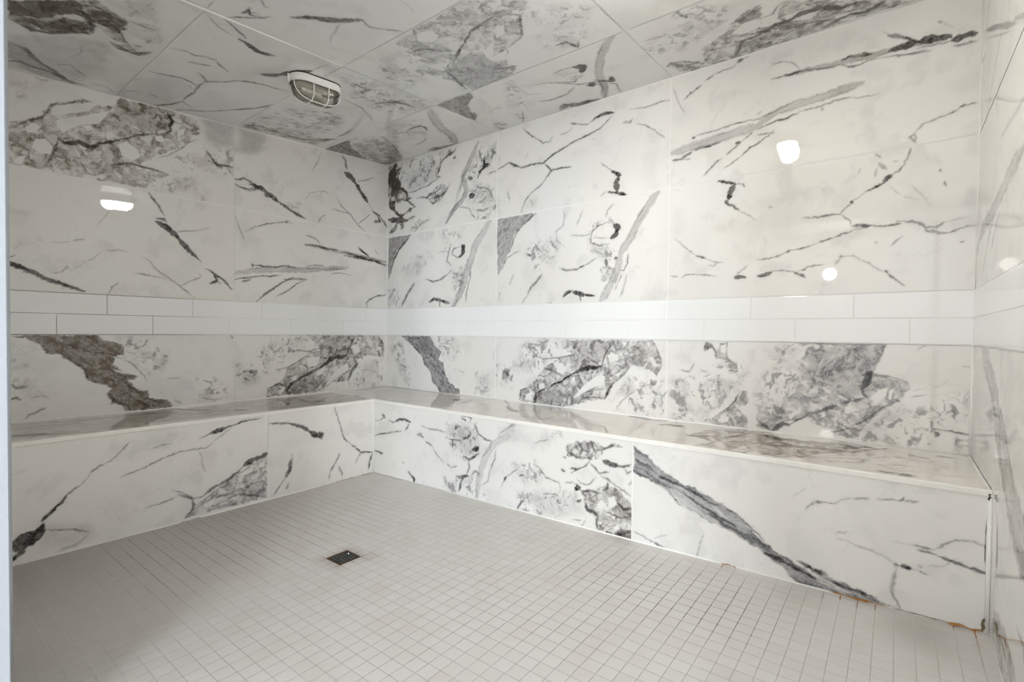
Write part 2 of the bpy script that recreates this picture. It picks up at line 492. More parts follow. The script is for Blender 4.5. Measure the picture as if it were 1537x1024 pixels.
s0,22,40:416 2350 614 2325 615 2192 418 2160 279 2161 254 2259 382 2311
v104,75,30:809 2385 789 2361 728 2345 677 2327 646 2304 635 2269 615 2229
v292,60,20:754 2376 728 2341
v172,80,20:625 2264 618 2232
v116,80,30:780 2309 810 2317
v101,75,30:604 2205 641 2199
v75,70,30:255 2141 338 2135 440 2149 518 2158 615 2192
v96,70,20:361 2078 418 2076 486 2062 530 2081 605 2091 658 2126
g0,90,20:486 2066 519 2090 594 2130 679 2137 721 2101 659 2023 552 1995
v96,75,20:746 2132 710 2080 659 2053 574 2044 519 2045
v71,50,20:519 2045 552 2003 617 2015 659 2016
b280,55,10:1030 2377 975 2286 919 2207 880 2158 920 2038 882 1988 793 1930 702 1834
b177,30,10:880 2158 823 2012 803 1979
v70,60,10:938 2210 890 2170 871 2110 842 2037
v95,90,10:1100 2273 1087 2222 1096 2186 1060 2166 1024 2117
v145,95,10:1073 2194 1132 2191
v94,80,10:1087 2184 1051 2154 1032 2164
v135,80,10:938 2144 953 2125 977 2126
k0,100,10:1021 2311 1201 2332 1202 2252 1159 2180 1060 2159 996 2109 929 2121 947 2215
b158,35,10:1201 2338 1166 2299 1141 2211
v97,70,10:1150 2222 1176 2271 1198 2259
v166,95,10:954 1980 968 1999 997 2001
k0,100,10:949 2047 1024 2069 1170 2024 1197 1952 1127 1800 1018 1808 950 1921
v94,70,10:1015 2064 1043 2045 1107 2034 1152 1996
v102,70,10:1035 1937 1081 1943 1108 1966
v118,70,10:1017 1884 1091 1873 1136 1887
v62,60,10:833 1939 902 1925 950 1907 979 1855 1017 1822
v78,60,10:1124 2126 1177 2136 1208 2134
v108,60,10:1180 1867 1202 1898
v76,50,10:1064 1809 1091 1832
v103,50,30:352 1817 420 1863 520 1888
k0,70,30:233 1902 351 1895 531 1894 466 1827 329 1812
p0,75,30:14 1792 303 1791 217 1727 162 1689 84 1595 39 1481 16 1445
v108,80,30:303 1789 206 1721 162 1689 91 1609 39 1481
b427,45,10:1149 1791 1084 1713 1018 1645 951 1499 899 1375 847 1274 784 1191
v203,100,10:879 1646 900 1619
v154,100,10:893 1619 880 1582 853 1561
v70,60,10:861 1642 789 1629 771 1592 826 1561 880 1569
v72,60,10:761 1671 734 1595 716 1544 772 1500
v40,50,10:600 1614 677 1620 771 1607
v85,70,10:483 1418 563 1393 641 1402 735 1443
v57,60,10:735 1443 772 1474
k0,90,10:399 1625 541 1680 561 1583 401 1458 186 1500 208 1542
v152,70,10:349 1391 275 1324 243 1282 184 1205
v159,50,10:97 1360 29 1275
k0,70,10:17 1394 142 1387 166 1205 18 1209
v117,90,10:525 1231 574 1257 633 1248 756 1218
v92,80,10:643 1241 647 1194
v67,70,10:968 1485 960 1397 927 1296 919 1226
k0,100,10:791 1459 916 1489 900 1349 829 1300 773 1355
k0,60,10:480 1796 560 1787 541 1612 501 1643
k0,60,10:638 1778 895 1773 843 1663 677 1627
g0,50,10:809 1445 899 1465 900 1362 810 1327
v47,75,10:1436 2375 1487 2322 1558 2272 1600 2240 1654 2235 1673 2267
v72,80,10:1172 2136 1266 2154 1320 2169 1365 2146 1425 2111 1504 2118 1601 2110 1655 2138 1747 2168 1823 2194 1921 2209 2015 2233 2060 2263 2094 2287
v110,60,10:1327 2165 1373 2130
v50,70,10:1601 2110 1636 2081 1670 2046 1735 2048 1812 2044
v58,70,10:1670 2046 1636 2013
v96,90,10:1955 2290 1990 2307 2048 2312 2105 2301
v40,65,10:1955 2290 1926 2278 1846 2298 1808 2314
v87,70,10:1806 2317 1846 2300
v42,55,10:1821 2283 1771 2260 1726 2262
v39,65,30:2203 2294 2297 2281 2358 2284 2393 2288 2437 2279
v76,50,20:2161 2230 2204 2222 2225 2236
v43,60,20:2236 2206 2299 2181 2360 2134 2415 2078
v40,30,10:1481 2203 1453 2169
v38,25,10:1957 2185 1981 2174
v51,70,10:1606 2109 1640 2079 1663 2053 1726 2051 1816 2041
v61,75,10:1663 2053 1621 1999 1566 1958 1503 1929 1454 1879 1425 1813
v28,70,10:2021 2027 2091 1965
v82,95,40:2088 1965 2119 1944 2156 1924
v182,95,80:2145 1924 2120 1888 2132 1838
v76,95,50:2072 1845 2137 1826 2190 1804
v36,60,20:2070 1856 2047 1844 2013 1822
k0,60,10:1468 1911 1553 1886 1540 1831 1483 1840
v81,40,10:1304 1979 1328 1910
p0,65,10:1217 1794 1547 1790 1470 1749 1419 1715 1361 1657 1347 1576 1294 1521 1236 1411 1222 1412
v83,70,10:1547 1790 1427 1720 1376 1667 1351 1599
b316,50,50:2379 1792 2309 1708 2248 1618 2217 1552 2153 1468
b327,42,20:2153 1468 2144 1388 2100 1298 2033 1196
v142,100,10:2112 1645 2138 1622 2124 1603
v111,100,10:2135 1612 2121 1583 2091 1566
v52,70,10:2106 1656 2061 1662 2003 1648 1968 1621 1957 1580 1957 1554 2017 1530 2086 1536
v45,50,10:1815 1615 1896 1603 1957 1607
v40,45,10:1969 1584 2085 1569
v66,40,10:1756 1789 1769 1743 1757 1679 1705 1652 1713 1596 1772 1546
v59,40,10:1900 1757 1877 1707 1859 1672
v63,45,10:2110 1768 2071 1733 2061 1693
v67,75,10:1735 1417 1787 1397 1862 1399 1899 1411
v85,85,10:1887 1409 1917 1417
v44,60,10:1917 1417 1959 1438 2012 1465
v86,85,10:2064 1445 2070 1403
v83,80,10:2115 1441 2134 1449
v40,60,10:1958 1507 2017 1491 2052 1456
v64,80,20:2203 1464 2198 1404 2177 1367 2149 1377
v55,55,10:2199 1343 2184 1284 2159 1216
v43,50,10:2166 1345 2123 1256
k0,100,10:1958 1549 2097 1529 2132 1450 2064 1435 1958 1496
k0,90,10:1956 1686 2117 1675 2118 1655 2027 1635 1957 1580
g0,60,10:2019 1397 2076 1403 2166 1376 2134 1297 2031 1312
v81,85,10:1763 1226 1789 1255 1839 1267
v134,95,10:1839 1256 1889 1245 1914 1233
v81,95,10:1914 1242 1992 1228
v59,80,10:1889 1234 1892 1199
v58,55,10:1236 1417 1264 1451 1309 1520 1414 1558
v116,65,10:1601 1387 1553 1333 1504 1295
v121,70,10:1511 1301 1483 1250
v53,50,10:1483 1250 1440 1199
v72,40,10:1364 1397 1327 1327
k0,90,10:1515 1594 1706 1619 1759 1547 1614 1426 1531 1432 1458 1530
v77,60,10:1470 1529 1516 1511
v87,50,10:1665 1198 1674 1194
k0,60,10:1226 1284 1266 1270 1251 1198 1227 1199
k0,40,10:2231 1381 2294 1357 2274 1319 2242 1331
v79,95,70:2697 1795 2727 1788 2752 1776 2786 1763
v41,80,60:2786 1766 2818 1760 2827 1741
v177,95,80:2778 1758 2757 1731 2750 1697
v89,90,70:2745 1689 2736 1675
v63,90,60:2736 1675 2771 1657 2800 1630
v24,70,40:2800 1630 2835 1606 2885 1565
v27,60,20:2475 1524 2528 1472 2584 1425
v60,75,20:2584 1420 2638 1405
v33,60,20:2638 1402 2682 1380 2730 1372
v42,60,20:2656 1369 2678 1356 2700 1374
v31,60,20:2455 1320 2498 1315
v34,65,20:2517 1307 2535 1322 2577 1321 2640 1314 2701 1301
v91,95,40:2785 1297 2840 1288
v41,80,20:2793 1304 2818 1326 2845 1346
s0,10,50:2688 1564 2748 1565 2740 1531 2706 1535
b308,50,30:2451 1990 2563 2003 2695 2014 2795 2025 2894 2031
v40,70,30:2562 2046 2589 2056 2694 2058 2745 2068 2778 2071 2894 2065
v79,80,30:2562 2054 2576 2044
v54,80,30:2577 1981 2652 1986 2713 1992
v89,75,30:2461 1950 2499 1947 2527 1960 2563 1973
v44,50,30:2489 1949 2555 1938
v53,75,30:2620 1834 2663 1873 2688 1895 2714 1910
v59,80,30:2735 1921 2764 1941 2796 1964
v87,80,30:2776 1969 2804 1971
v44,70,30:2804 1971 2844 2000 2860 2005
v37,70,30:2723 1852 2781 1885 2805 1901
v61,80,30:2805 1901 2845 1932 2896 1952
v32,50,30:2455 2346 2475 2280 2494 2242 2523 2188
v47,75,30:2513 2264 2558 2288 2585 2303
v60,75,30:2576 2298 2607 2315
v43,70,30:2629 2331 2672 2349
v35,70,30:2672 2349 2715 2357 2757 2357 2785 2374
v75,85,30:2781 2376 2807 2384
v26,50,30:2807 2384 2837 2385
v61,75,30:2545 2288 2554 2294
v19,25,30:2693 2156 2668 2109 2651 2078
v66,70,60:2937 2244 3011 2242 3062 2242
b165,60,80:3019 2245 3131 2238 3231 2231 3356 2226 3473 2226 3528 2214
v49,75,60:3011 2242 3069 2242 3131 2231 3185 2222 3231 2217
v66,85,70:3221 2242 3256 2248 3294 2243 3329 2233
v49,80,70:3225 2220 3261 2200 3295 2201 3326 2212 3356 2207
v116,95,60:3392 2225 3427 2227 3456 2227 3489 2231
v147,97,50:3489 2227 3517 2227 3550 2220 3582 2219 3592 2209
v156,97,50:3598 2198 3629 2204 3668 2199
v44,75,60:3356 2207 3392 2200 3433 2191 3485 2186 3529 2180
v42,70,60:3484 2204 3528 2199 3566 2197 3598 2196
v64,90,40:3386 2293 3414 2278 3438 2267 3467 2246 3481 2234
v21,50,40:3369 2311 3388 2297
v32,65,40:2943 2314 2988 2311 3021 2299 3040 2279 3058 2251
v38,70,40:3548 2294 3560 2283
v21,60,40:3560 2283 3586 2256 3598 2250
v56,60,40:3598 2175 3624 2168 3650 2171 3669 2171
b247,48,90:2879 2039 2925 2065 2970 2083 3064 2090 3181 2101 3259 2113 3300 2118
v41,70,50:2879 2064 2955 2087 3014 2104 3060 2111 3092 2104
v55,75,60:2879 2015 2926 2027 2963 2039 3000 2037 3058 2051
v45,70,50:3058 2059 3121 2057 3168 2061 3201 2068 3260 2065
v30,65,50:3260 2065 3285 2056 3323 2056 3362 2053
v37,60,50:3148 2053 3153 2034
v46,65,30:2880 1988 2942 1986 2955 1999
v38,75,30:2955 1982 2911 1968 2881 1949
v32,75,40:3674 1929 3654 1929 3631 1929
v52,80,40:3637 1933 3626 1922
v40,75,40:3632 1926 3609 1913 3567 1899 3513 1885 3496 1867 3482 1853
v56,75,40:3482 1853 3467 1840 3489 1811
v31,60,40:3482 1860 3489 1822
v29,40,30:2878 2090 2901 2101
v53,75,40:3472 1797 3464 1766 3451 1732
v46,75,40:3451 1732 3431 1707 3411 1696
v78,90,30:3411 1698 3396 1684 3388 1667
v50,90,30:3388 1667 3355 1650 3318 1634
v21,60,30:3318 1634 3293 1615 3273 1603
v73,85,30:3273 1603 3270 1592
v36,75,30:3269 1588 3246 1571 3227 1552
v52,75,30:3227 1552 3191 1550 3157 1549 3077 1554
v25,70,30:3227 1552 3244 1538 3264 1516 3277 1489
v75,90,70:3277 1489 3302 1492 3339 1483
v58,80,90:3333 1488 3382 1479 3424 1480 3447 1479
v31,70,50:3423 1490 3464 1493
v75,85,50:3461 1488 3504 1479 3523 1460
v48,80,50:3523 1460 3532 1441 3554 1432
v40,75,40:3526 1459 3559 1450
v49,70,40:3554 1449 3586 1467
v18,35,30:3586 1467 3622 1476 3661 1481
v54,70,50:3543 1447 3570 1426 3597 1422
v40,75,40:3597 1422 3623 1434 3649 1445 3683 1446
v36,75,30:3333 1480 3283 1475 3258 1468 3232 1457 3200 1444
v46,80,30:3200 1444 3173 1440 3149 1433
v35,80,30:3149 1431 3111 1416 3069 1409 3033 1406
v64,80,30:3033 1407 3015 1397
v36,80,30:3015 1397 2982 1386 2937 1374 2890 1370
v116,95,40:2892 1291 2923 1296 2953 1306
v35,75,30:2938 1309 2961 1317 3006 1312 3050 1304
v63,80,30:3082 1308 3098 1315
v34,70,30:3050 1304 3085 1307 3106 1322 3141 1328 3171 1331
v76,90,40:3046 1298 3071 1290 3096 1276
v62,55,20:3216 1322 3228 1345 3235 1360
v83,60,20:3227 1360 3247 1361
v38,65,20:3234 1360 3279 1360 3311 1338 3336 1323 3374 1291 3398 1281
v54,80,30:3395 1288 3405 1274
v42,85,30:3405 1273 3434 1244 3460 1217
v32,65,30:3412 1391 3431 1411 3451 1427
v52,70,30:3356 1409 3368 1408
v62,75,20:3565 1683 3572 1680
v36,60,20:3580 1636 3585 1614
v64,45,20:3365 1753 3395 1718
v50,45,20:3347 1795 3374 1774
v24,40,20:3301 1744 3293 1720
v67,40,20:3415 1753 3430 1748
v21,35,20:3400 1650 3421 1624 3445 1601
v16,30,20:3450 1594 3502 1570
v16,35,20:3467 1646 3501 1604 3544 1535
v36,45,20:3359 1736 3354 1692
v48,50,20:3634 1384 3647 1383
v57,40,20:2932 1628 2952 1623
v31,30,20:3155 1674 3169 1674
@W
b366,60,40:886 1479 754 1475 650 1458 533 1439 435 1421 242 1411 87 1386 33 1334
v73,50,30:540 1394 465 1348 384 1293
v92,40,30:439 1398 316 1350 189 1231 180 1181
b109,45,30:884 1612 783 1613 653 1620 534 1622
v104,35,40:500 1989 417 1935 282 1864 133 1756 63 1632
v97,50,40:110 2066 23 2078 -109 2104
v163,30,40:175 2231 105 2140
b636,70,30:240 970 333 927 441 874 557 818 613 771
b681,80,20:613 771 665 737 700 703 739 636
v40,70,20:516 759 644 775
v38,70,20:655 705 754 719
b945,75,60:573 761 672 709 774 635 886 559 999 511 1097 469
v92,40,40:597 562 649 410 630 220
g0,90,80:556 130 691 192 813 217 897 200 974 184 930 110 794 70 670 99 591 94
b451,55,60:656 176 819 182 903 166 978 152
g0,70,80:638 134 817 196 866 147 786 119 667 115
v82,50,50:975 294 1052 292 1070 256
@FL
v278,100,30:2348 89 2330 94 2305 115 2271 139
v207,100,30:2305 97 2271 110 2249 162
v98,95,30:2348 31 2334 55 2305 68
v55,95,30:2253 176 2231 199 2209 223
v91,97,30:2214 218 2191 242 2173 264
v42,85,30:2173 264 2152 288 2130 298
v23,50,30:2130 298 2087 347
v46,80,30:2087 351 2062 370 2039 379
v30,75,30:2039 379 1996 405 1969 436 1948 462
v29,85,20:2254 146 2210 126 2155 114 2098 83
s0,22,30:2271 181 2088 113 2079 59 2155 35 2254 56
v76,30,30:2098 78 2137 41 2210 31
v41,75,20:1981 307 1888 330 1843 348 1796 366
v52,70,20:1802 363 1748 375 1723 378
v39,75,20:1723 378 1673 379 1620 376 1580 399
v34,60,20:1860 413 1819 426 1766 427
v35,50,20:1790 365 1760 383
v37,80,30:1647 432 1594 450
v93,90,30:1594 450 1539 463 1482 478
v50,85,30:1482 478 1424 492 1324 497
v34,60,20:1649 374 1636 328 1634 291 1618 248
v34,60,20:1580 406 1497 456
g0,75,10:1718 32 1647 103 1539 165 1468 205 1394 241 1297 269 1297 31 1567 29
w0,100,10:1621 89 1567 105 1594 60 1634 63
w0,80,10:1454 199 1394 225 1309 247 1309 215 1424 185
v184,95,20:1424 239 1379 265 1297 284
v78,85,20:1647 118 1581 156 1497 186 1424 239
v77,80,30:1718 32 1686 56 1673 89 1686 128 1748 163
v33,70,20:1773 193 1724 162 1673 125 1634 122
v34,60,20:1889 134 1820 136 1748 152
v57,60,20:1686 63 1594 97 1468 110 1317 136
v59,60,20:1539 67 1454 91 1301 35
v17,25,20:2352 389 2320 402 2286 415
v23,30,20:1796 478 1747 463
v51,85,20:1285 458 1169 445 1134 435
v98,95,30:1160 440 1081 410 1026 368
v168,95,30:1026 368 989 341 941 342
v130,90,30:961 345 951 317
v51,80,20:863 510 822 387 791 290 728 233
v73,80,20:732 234 695 218
v53,85,20:706 216 662 174 560 155
v56,70,20:662 174 706 107
v87,80,20:567 146 590 93 599 42
v40,60,20:1151 258 1142 222
v107,85,20:1151 224 1160 167 1185 122
v49,70,20:1185 122 1260 33
v66,60,20:1168 85 1182 46
v78,65,20:822 195 862 130 896 83
v99,50,20:892 82 902 39
v91,75,20:828 123 801 44
@FR
v45,65,5:587 379 645 386 679 408 713 408
v97,85,5:670 432 702 411
v50,75,5:741 400 779 391 823 404
v102,95,10:817 404 855 421 907 424 964 410
v58,70,5:949 405 934 376 908 352
v57,80,5:585 272 645 296 725 308 780 325 871 344
v46,60,5:1059 405 1108 395 1165 387
v62,70,5:1137 392 1184 391 1212 395 1285 392
v66,70,5:1020 340 1060 339 1089 326
v64,60,5:1040 349 1079 351
v61,75,5:1104 308 1138 300 1168 285
v48,50,5:1168 285 1204 248 1273 196
v77,85,5:584 168 623 166 678 164
v42,40,5:878 144 904 132
v73,85,5:941 87 977 63
v113,95,5:977 63 1005 48 995 24
s0,25,-50:1302 435 1491 453 1556 413 1565 330 1460 265 1339 320
g0,60,-50:1373 444 1474 451 1499 405 1442 373 1373 388
k0,100,-30:1302 442 1523 475 1564 402 1557 293 1476 255 1366 274 1303 347
v95,75,0:1373 444 1369 419
v67,75,0:1407 442 1381 433 1364 418
v87,85,0:1425 370 1467 382 1491 404
v71,70,0:1312 354 1365 356 1408 355 1425 339
v114,80,0:1339 358 1348 322 1339 308
v161,95,10:1505 315 1529 321 1553 337
v130,90,10:1541 341 1553 319
v62,70,0:1415 499 1457 510 1498 502 1482 476
v87,65,0:1415 493 1457 479
v77,70,0:1515 474 1540 441 1556 413 1596 395 1651 386
v85,80,0:1434 267 1480 256 1525 282 1557 299
v56,60,0:1296 199 1340 185 1384 202
v81,70,0:1476 243 1481 207 1461 166
v88,90,0:1380 136 1419 140 1461 157 1481 155
v89,80,0:1436 143 1415 114 1411 89 1402 50
v69,60,0:1502 168 1534 198 1563 185 1563 167
b281,33,-50:1812 505 1755 423 1681 383 1628 328 1590 250 1559 161 1544 49
v46,60,0:1651 385 1636 341 1581 285
v44,70,0:1689 349 1675 288 1645 224 1626 162 1583 123
k0,100,-30:1279 107 1384 121 1477 145 1558 197 1567 114 1544 43 1411 20 1288 32
v76,50,0:1718 441 1762 475 1812 505
k0,60,0:1703 433 1798 508 1827 478 1748 393
v89,50,0:1279 113 1292 78
k0,60,0:1584 87 1623 90 1608 57
v37,50,0:1722 134 1743 179 1758 204 1801 241 1850 273
v92,70,0:1743 190 1762 205
v28,60,0:1761 207 1797 228 1841 272
v69,80,0:1846 227 1881 240
k0,80,0:1814 296 1944 325 1994 292 2011 255 1970 213 1877 208 1806 244
g0,45,0:1859 254 1936 289 2002 280 1978 221 1894 219
v64,80,0:2002 280 2019 256 2051 249 2107 241
v52,60,0:1944 311 1977 296 2011 268
v41,50,0:2107 241 2111 214 2099 185
v33,60,0:2137 249 2198 259
k0,100,0:1834 133 2060 187 2176 201 2228 180 2162 113 2054 41 1879 47
s0,20,0:1921 133 2099 192 2221 191 2251 121 2117 63 1972 41
v62,75,0:1835 37 1861 85 1887 105
v60,80,0:1847 128 1886 119 1852 83
v52,70,0:2004 165 2052 172 2092 177
v62,70,0:2020 155 2020 141
v43,50,0:1951 422 1992 438 2041 452
k0,70,0:1951 422 2016 486 2072 507 2111 492 2041 429
g0,85,40:2135 436 2217 474 2289 484 2345 468 2425 486 2452 474 2372 459 2345 424 2311 393 2247 395 2143 385
v73,70,30:2150 438 2158 407 2203 388 2269 393
v77,70,30:2210 467 2232 431 2218 397
v75,70,30:2282 483 2296 448 2311 425
v100,90,10:2276 403 2276 387
v47,75,10:2276 387 2262 360 2219 333 2174 305
v77,85,10:2167 327 2211 328
v77,90,10:2117 314 2137 303
v60,60,20:2120 378 2143 375
v63,75,20:2276 375 2305 354 2326 333 2381 346
v53,70,20:2333 322 2374 311 2428 285 2493 256
v43,60,20:2205 285 2227 263 2278 267 2312 312
v118,95,10:2346 394 2387 384 2427 385
v70,90,10:2420 378 2459 388 2494 403
v63,80,10:2453 381 2473 360 2495 370
v55,75,20:2338 448 2372 465 2406 480
g0,90,50:2228 225 2320 263 2361 284 2415 282 2468 244 2497 227 2500 35 2432 29 2385 41 2337 34 2315 111 2265 137 2243 183
p0,40,50:2361 284 2429 260 2497 215 2498 131 2437 122 2423 210 2369 235
w0,100,20:2321 181 2348 212 2359 190 2346 162 2321 163
w0,100,20:2376 218 2409 244 2423 204 2390 172
w0,100,20:2404 89 2431 114 2438 91 2411 72
w0,100,20:2322 93 2350 107 2343 86
w0,90,20:2468 251 2497 254 2487 231
w0,100,20:2390 141 2417 148 2411 128
v114,95,10:2198 222 2213 241 2227 231
v78,95,10:2210 169 2235 181
v58,80,10:2198 258 2220 243
v58,80,10:2235 226 2292 238 2348 237
v67,85,10:2348 253 2368 266 2375 299
v81,85,20:2257 173 2265 143 2301 136 2322 125
v69,80,20:2322 125 2315 85 2330 51
v153,95,20:2344 42 2371 40 2392 55
v73,90,20:2392 42 2418 56 2431 77
v73,90,20:2419 37 2438 67 2496 97
v72,80,20:2429 212 2456 187 2497 203
p0,75,50:2425 33 2445 69 2499 96 2500 32
v46,70,20:2320 238 2279 191 2314 186
v61,75,20:2349 156 2390 154 2443 142 2495 166
v49,60,10:2181 72 2233 81
v31,50,10:2208 33 2244 61 2258 90
v38,50,10:2480 307 2496 328
p0,80,5:2502 488 2568 458 2646 395 2719 363 2801 344 2869 312 2923 290 3007 221 3105 161 3179 136 3258 129 3317 113 3389 99 3428 82 3480 74 3413 65 3234 60 3181 68 3125 103 3048 155 2967 183 2903 211 2803 233 2733 270 2684 301 2622 337 2504 369
v35,80,5:2504 369 2596 351 2659 327 2709 270 2757 254
v61,95,5:2624 371 2673 364 2720 351
v49,85,5:2720 351 2779 333 2836 305 2880 297
v60,80,5:2708 331 2802 285 2870 255 2945 228
v66,80,5:2902 296 2944 278 2986 249 3047 199
v43,70,5:2986 227 3067 166 3162 114
v111,95,5:3048 155 3086 145 3124 135
v66,95,5:3124 135 3198 115 3233 106 3284 92
v67,90,5:3161 156 3215 139 3258 129
v64,90,5:3267 111 3317 103 3389 97
v90,90,5:3144 88 3199 63 3285 60 3342 69
v49,80,5:3342 69 3398 66 3473 74
w0,75,5:3179 141 3259 114 3342 86 3318 83 3233 95
w0,55,5:2836 305 2880 280 2924 245 2881 257
w0,45,5:2596 339 2720 327 2859 241 2946 194 2837 224
v24,50,5:2869 306 2901 317
v36,80,5:2508 98 2574 84 2613 69
v57,90,5:2606 74 2651 55 2682 49
v32,80,5:2682 49 2736 36
v27,35,5:2600 90 2662 122
v52,40,5:2821 164 2803 127 2796 90 2792 53
v19,30,5:2986 244 3021 247
v27,60,10:3183 355 3202 377 3210 396
v60,75,10:3215 389 3232 392
v29,70,10:3202 381 3228 394 3275 396 3312 423 3332 429
v37,80,10:3332 428 3375 438
v27,75,10:3391 437 3421 446 3451 449
v36,85,10:3455 449 3466 454 3465 463
v29,75,10:3466 448 3506 452
v22,25,10:3138 393 3183 434
v20,45,10:3281 272 3314 271 3335 262
v27,65,10:3331 261 3379 260 3417 246
v18,50,10:3417 246 3454 231
v54,90,10:3459 230 3492 226
v33,75,10:3492 226 3517 222 3538 220
v20,50,10:3281 293 3314 303
v47,80,10:3446 231 3457 229
v69,42,10:3452 223 3447 184 3442 144 3458 102
v33,75,10:3442 144 3449 117 3466 76
v16,35,10:3443 304 3505 309
v45,75,10:3490 305 3526 306 3550 306
v31,75,10:3550 308 3574 328 3600 349 3626 356 3680 355
v38,90,10:3505 292 3540 294 3568 287
v54,95,10:3568 287 3595 280 3634 271
v50,95,10:3634 271 3660 269 3680 266
v28,50,10:3534 246 3568 256 3601 291
v44,35,10:3509 245 3517 238
s0,15,10:3477 231 3575 269 3555 218
k0,50,10:3442 144 3480 100 3466 57 3435 103
@S
v141,85,50:1470 188 1583 295
v205,85,50:1566 274 1668 341
v126,60,50:1262 -5 1323 22 1478 180
v38,50,50:1695 471 1729 517
v270,80,80:2237 22 2303 40 2367 71
v215,70,80:2367 71 2458 28
v202,70,80:2470 183 2510 117
v324,75,60:2541 153 2575 123
v90,40,80:1917 461 1922 349
v76,30,80:1950 209 2218 335
g0,80,100:2669 350 2701 163 2761 83 2854 -26 2978 542 2868 539 2765 525 2791 392
v207,70,90:2669 350 2732 322 2791 392
v106,70,90:2810 352 2838 257 2885 115
v55,70,90:2816 347 2806 468 2773 530
g0,100,100:2917 61 3021 101 3105 102 3204 87 3299 73 3348 94 3336 222 3303 257 3225 315 3156 481 3085 523 3009 515
p0,35,100:2939 170 3016 154 3100 303 3080 492 3009 515
v238,85,90:2922 83 3020 140 3091 146 3164 143
v199,80,90:2964 291 3037 316 3126 261 3230 234 3313 233
v169,80,90:3204 87 3254 67 3308 128 3353 69
v92,70,90:3313 222 3356 136 3424 50
v68,60,90:3058 510 3093 426 3153 465
v71,50,90:3383 290 3426 219
v212,60,90:3578 91 3624 87
k0,80,90:3134 315 3308 128 3503 81 3608 101 3345 421 3189 519
g0,80,100:2682 346 2750 187 2811 18 2946 -70 3003 113 2993 307 3060 444 2937 547 2869 531 2785 516 2799 363
v161,70,100:2678 333 2782 300 2827 376
v196,80,90:2477 159 2528 135 2582 148
v221,80,90:2246 24 2310 17 2374 54
k0,80,100:2997 78 3137 113 3282 130 3378 145 3265 414 3120 452
v194,80,100:3234 30 3338 70 3386 107
v175,80,90:3396 502 3423 511 3450 502
v198,85,80:3454 511 3494 511
v119,60,90:3450 362 3482 359
v164,60,90:3511 152 3552 173
v115,50,90:3271 381 3349 343
v106,50,90:3225 274 3290 250
k0,50,90:3362 219 3595 137 3623 289 3465 467 3352 419
v124,50,100:3036 305 3111 241 3159 299
v116,50,100:3166 355 3255 291
s0,45,70:22 2291 29 1922 72 1516 77 1053 511 1262 493 1661 522 2030 515 2346
v318,95,50:361 2329 402 2299 411 2267 453 2217
v170,70,50:453 2217 478 2180 493 2148
v116,40,60:473 2150 546 2036
v204,70,60:513 1915 521 1896
v130,50,60:482 1864 437 1777 426 1719
v182,50,60:131 1870 143 1747 175 1640
v182,85,50:25 1663 41 1597 194 1540 284 1453
v343,80,50:372 1384 377 1337
v169,40,60:120 2146 128 1943 137 1713
v155,40,60:172 2276 179 2156 246 2038
v152,40,60:358 1598 307 1415
s0,40,70:-40 1269 48 839 56 175 556 544 539 1105 520 1494
g0,90,100:29 980 150 907 306 1015 467 1122 465 1170 294 1078
v166,85,70:213 898 313 922 369 905
v324,70,70:383 925 403 875 341 818
v288,75,60:350 1378 379 1361 428 1343
v368,60,60:332 545 343 509
v699,80,50:-70 65 -60 0 16 -15
v238,50,60:297 799 278 567 298 385
v205,50,60:37 1032 3 943 151 870
s0,22,-10:164 238 184 -27 531 -19 1002 45 1281 93 1620 497 570 555
v403,75,20:1010 221 1062 162
v189,70,20:1149 287 1140 219 1106 135
v267,50,30:54 339 15 128 212 33
@C
p0,80,90:641 2348 599 2306 559 2206 667 2113 801 2117 760 2015 901 2032 921 2110 870 2153 780 2135 718 2189 640 2271
p0,50,90:348 2315 328 2256 183 2171 60 2060 24 1999 9 2118 48 2219 144 2293
"""
def _hash(ix, iy, seed):
    h = (ix.astype(np.int64)*374761393 + iy.astype(np.int64)*668265263 + seed*1442695041) & 0xffffffff
    h = ((h ^ (h >> 13))*1274126177) & 0xffffffff
    return ((h ^ (h >> 16)) & 0xffffff)/float(0xffffff)
def vn(x, y, seed=0):
    ix, iy = np.floor(x), np.floor(y); fx, fy = x-ix, y-iy
    fx = fx*fx*(3-2*fx); fy = fy*fy*(3-2*fy)
    a, b = _hash(ix, iy, seed), _hash(ix+1, iy, seed); c, d = _hash(ix, iy+1, seed), _hash(ix+1, iy+1, seed)
    return (a*(1-fx)+b*fx)*(1-fy) + (c*(1-fx)+d*fx)*fy
def fbm(x, y, seed=0, o=3):
    s = 0; a = .5; t = 0
    for k in range(o): s = s+a*vn(x*2**k, y*2**k, seed+k*17); t += a; a *= .5
    return s/t
def sstep(a, b, x):
    t = np.clip((x-a)/(b-a), 0, 1); return t*t*(3-2*t)
def seg_dist(U, V, P):
    """distance to polyline, arclength of nearest point, signed side"""
    best = np.full(U.shape, 1e9); S = np.zeros(U.shape); side = np.zeros(U.shape); L = 0
    for a, b in zip(P[:-1], P[1:]):
        d = b-a; l = math.hypot(*d)
        if l < 1e-6: continue
        px, py = U-a[0], V-a[1]
        t = np.clip((px*d[0]+py*d[1])/(l*l), 0, 1)
        q = np.hypot(px-t*d[0], py-t*d[1]); m = q < best
        best = np.where(m, q, best); S = np.where(m, L+t*l, S)
        side = np.where(m, np.sign(d[0]*py-d[1]*px), side); L += l
    return best, S, side, L
def poly_sd(U, V, P):
    """signed distance to polygon, positive inside"""
    Q = np.vstack([P, P[:1]]); d, _, _, _ = seg_dist(U, V, Q)
    ins = np.zeros(U.shape, bool)
    for a, b in zip(Q[:-1], Q[1:]):
        if a[1] == b[1]: continue
        c = ((a[1] > V) != (b[1] > V)) & (U < (b[0]-a[0])*(V-a[1])/(b[1]-a[1])+a[0])
        ins ^= c
    return np.where(ins, d, -d)
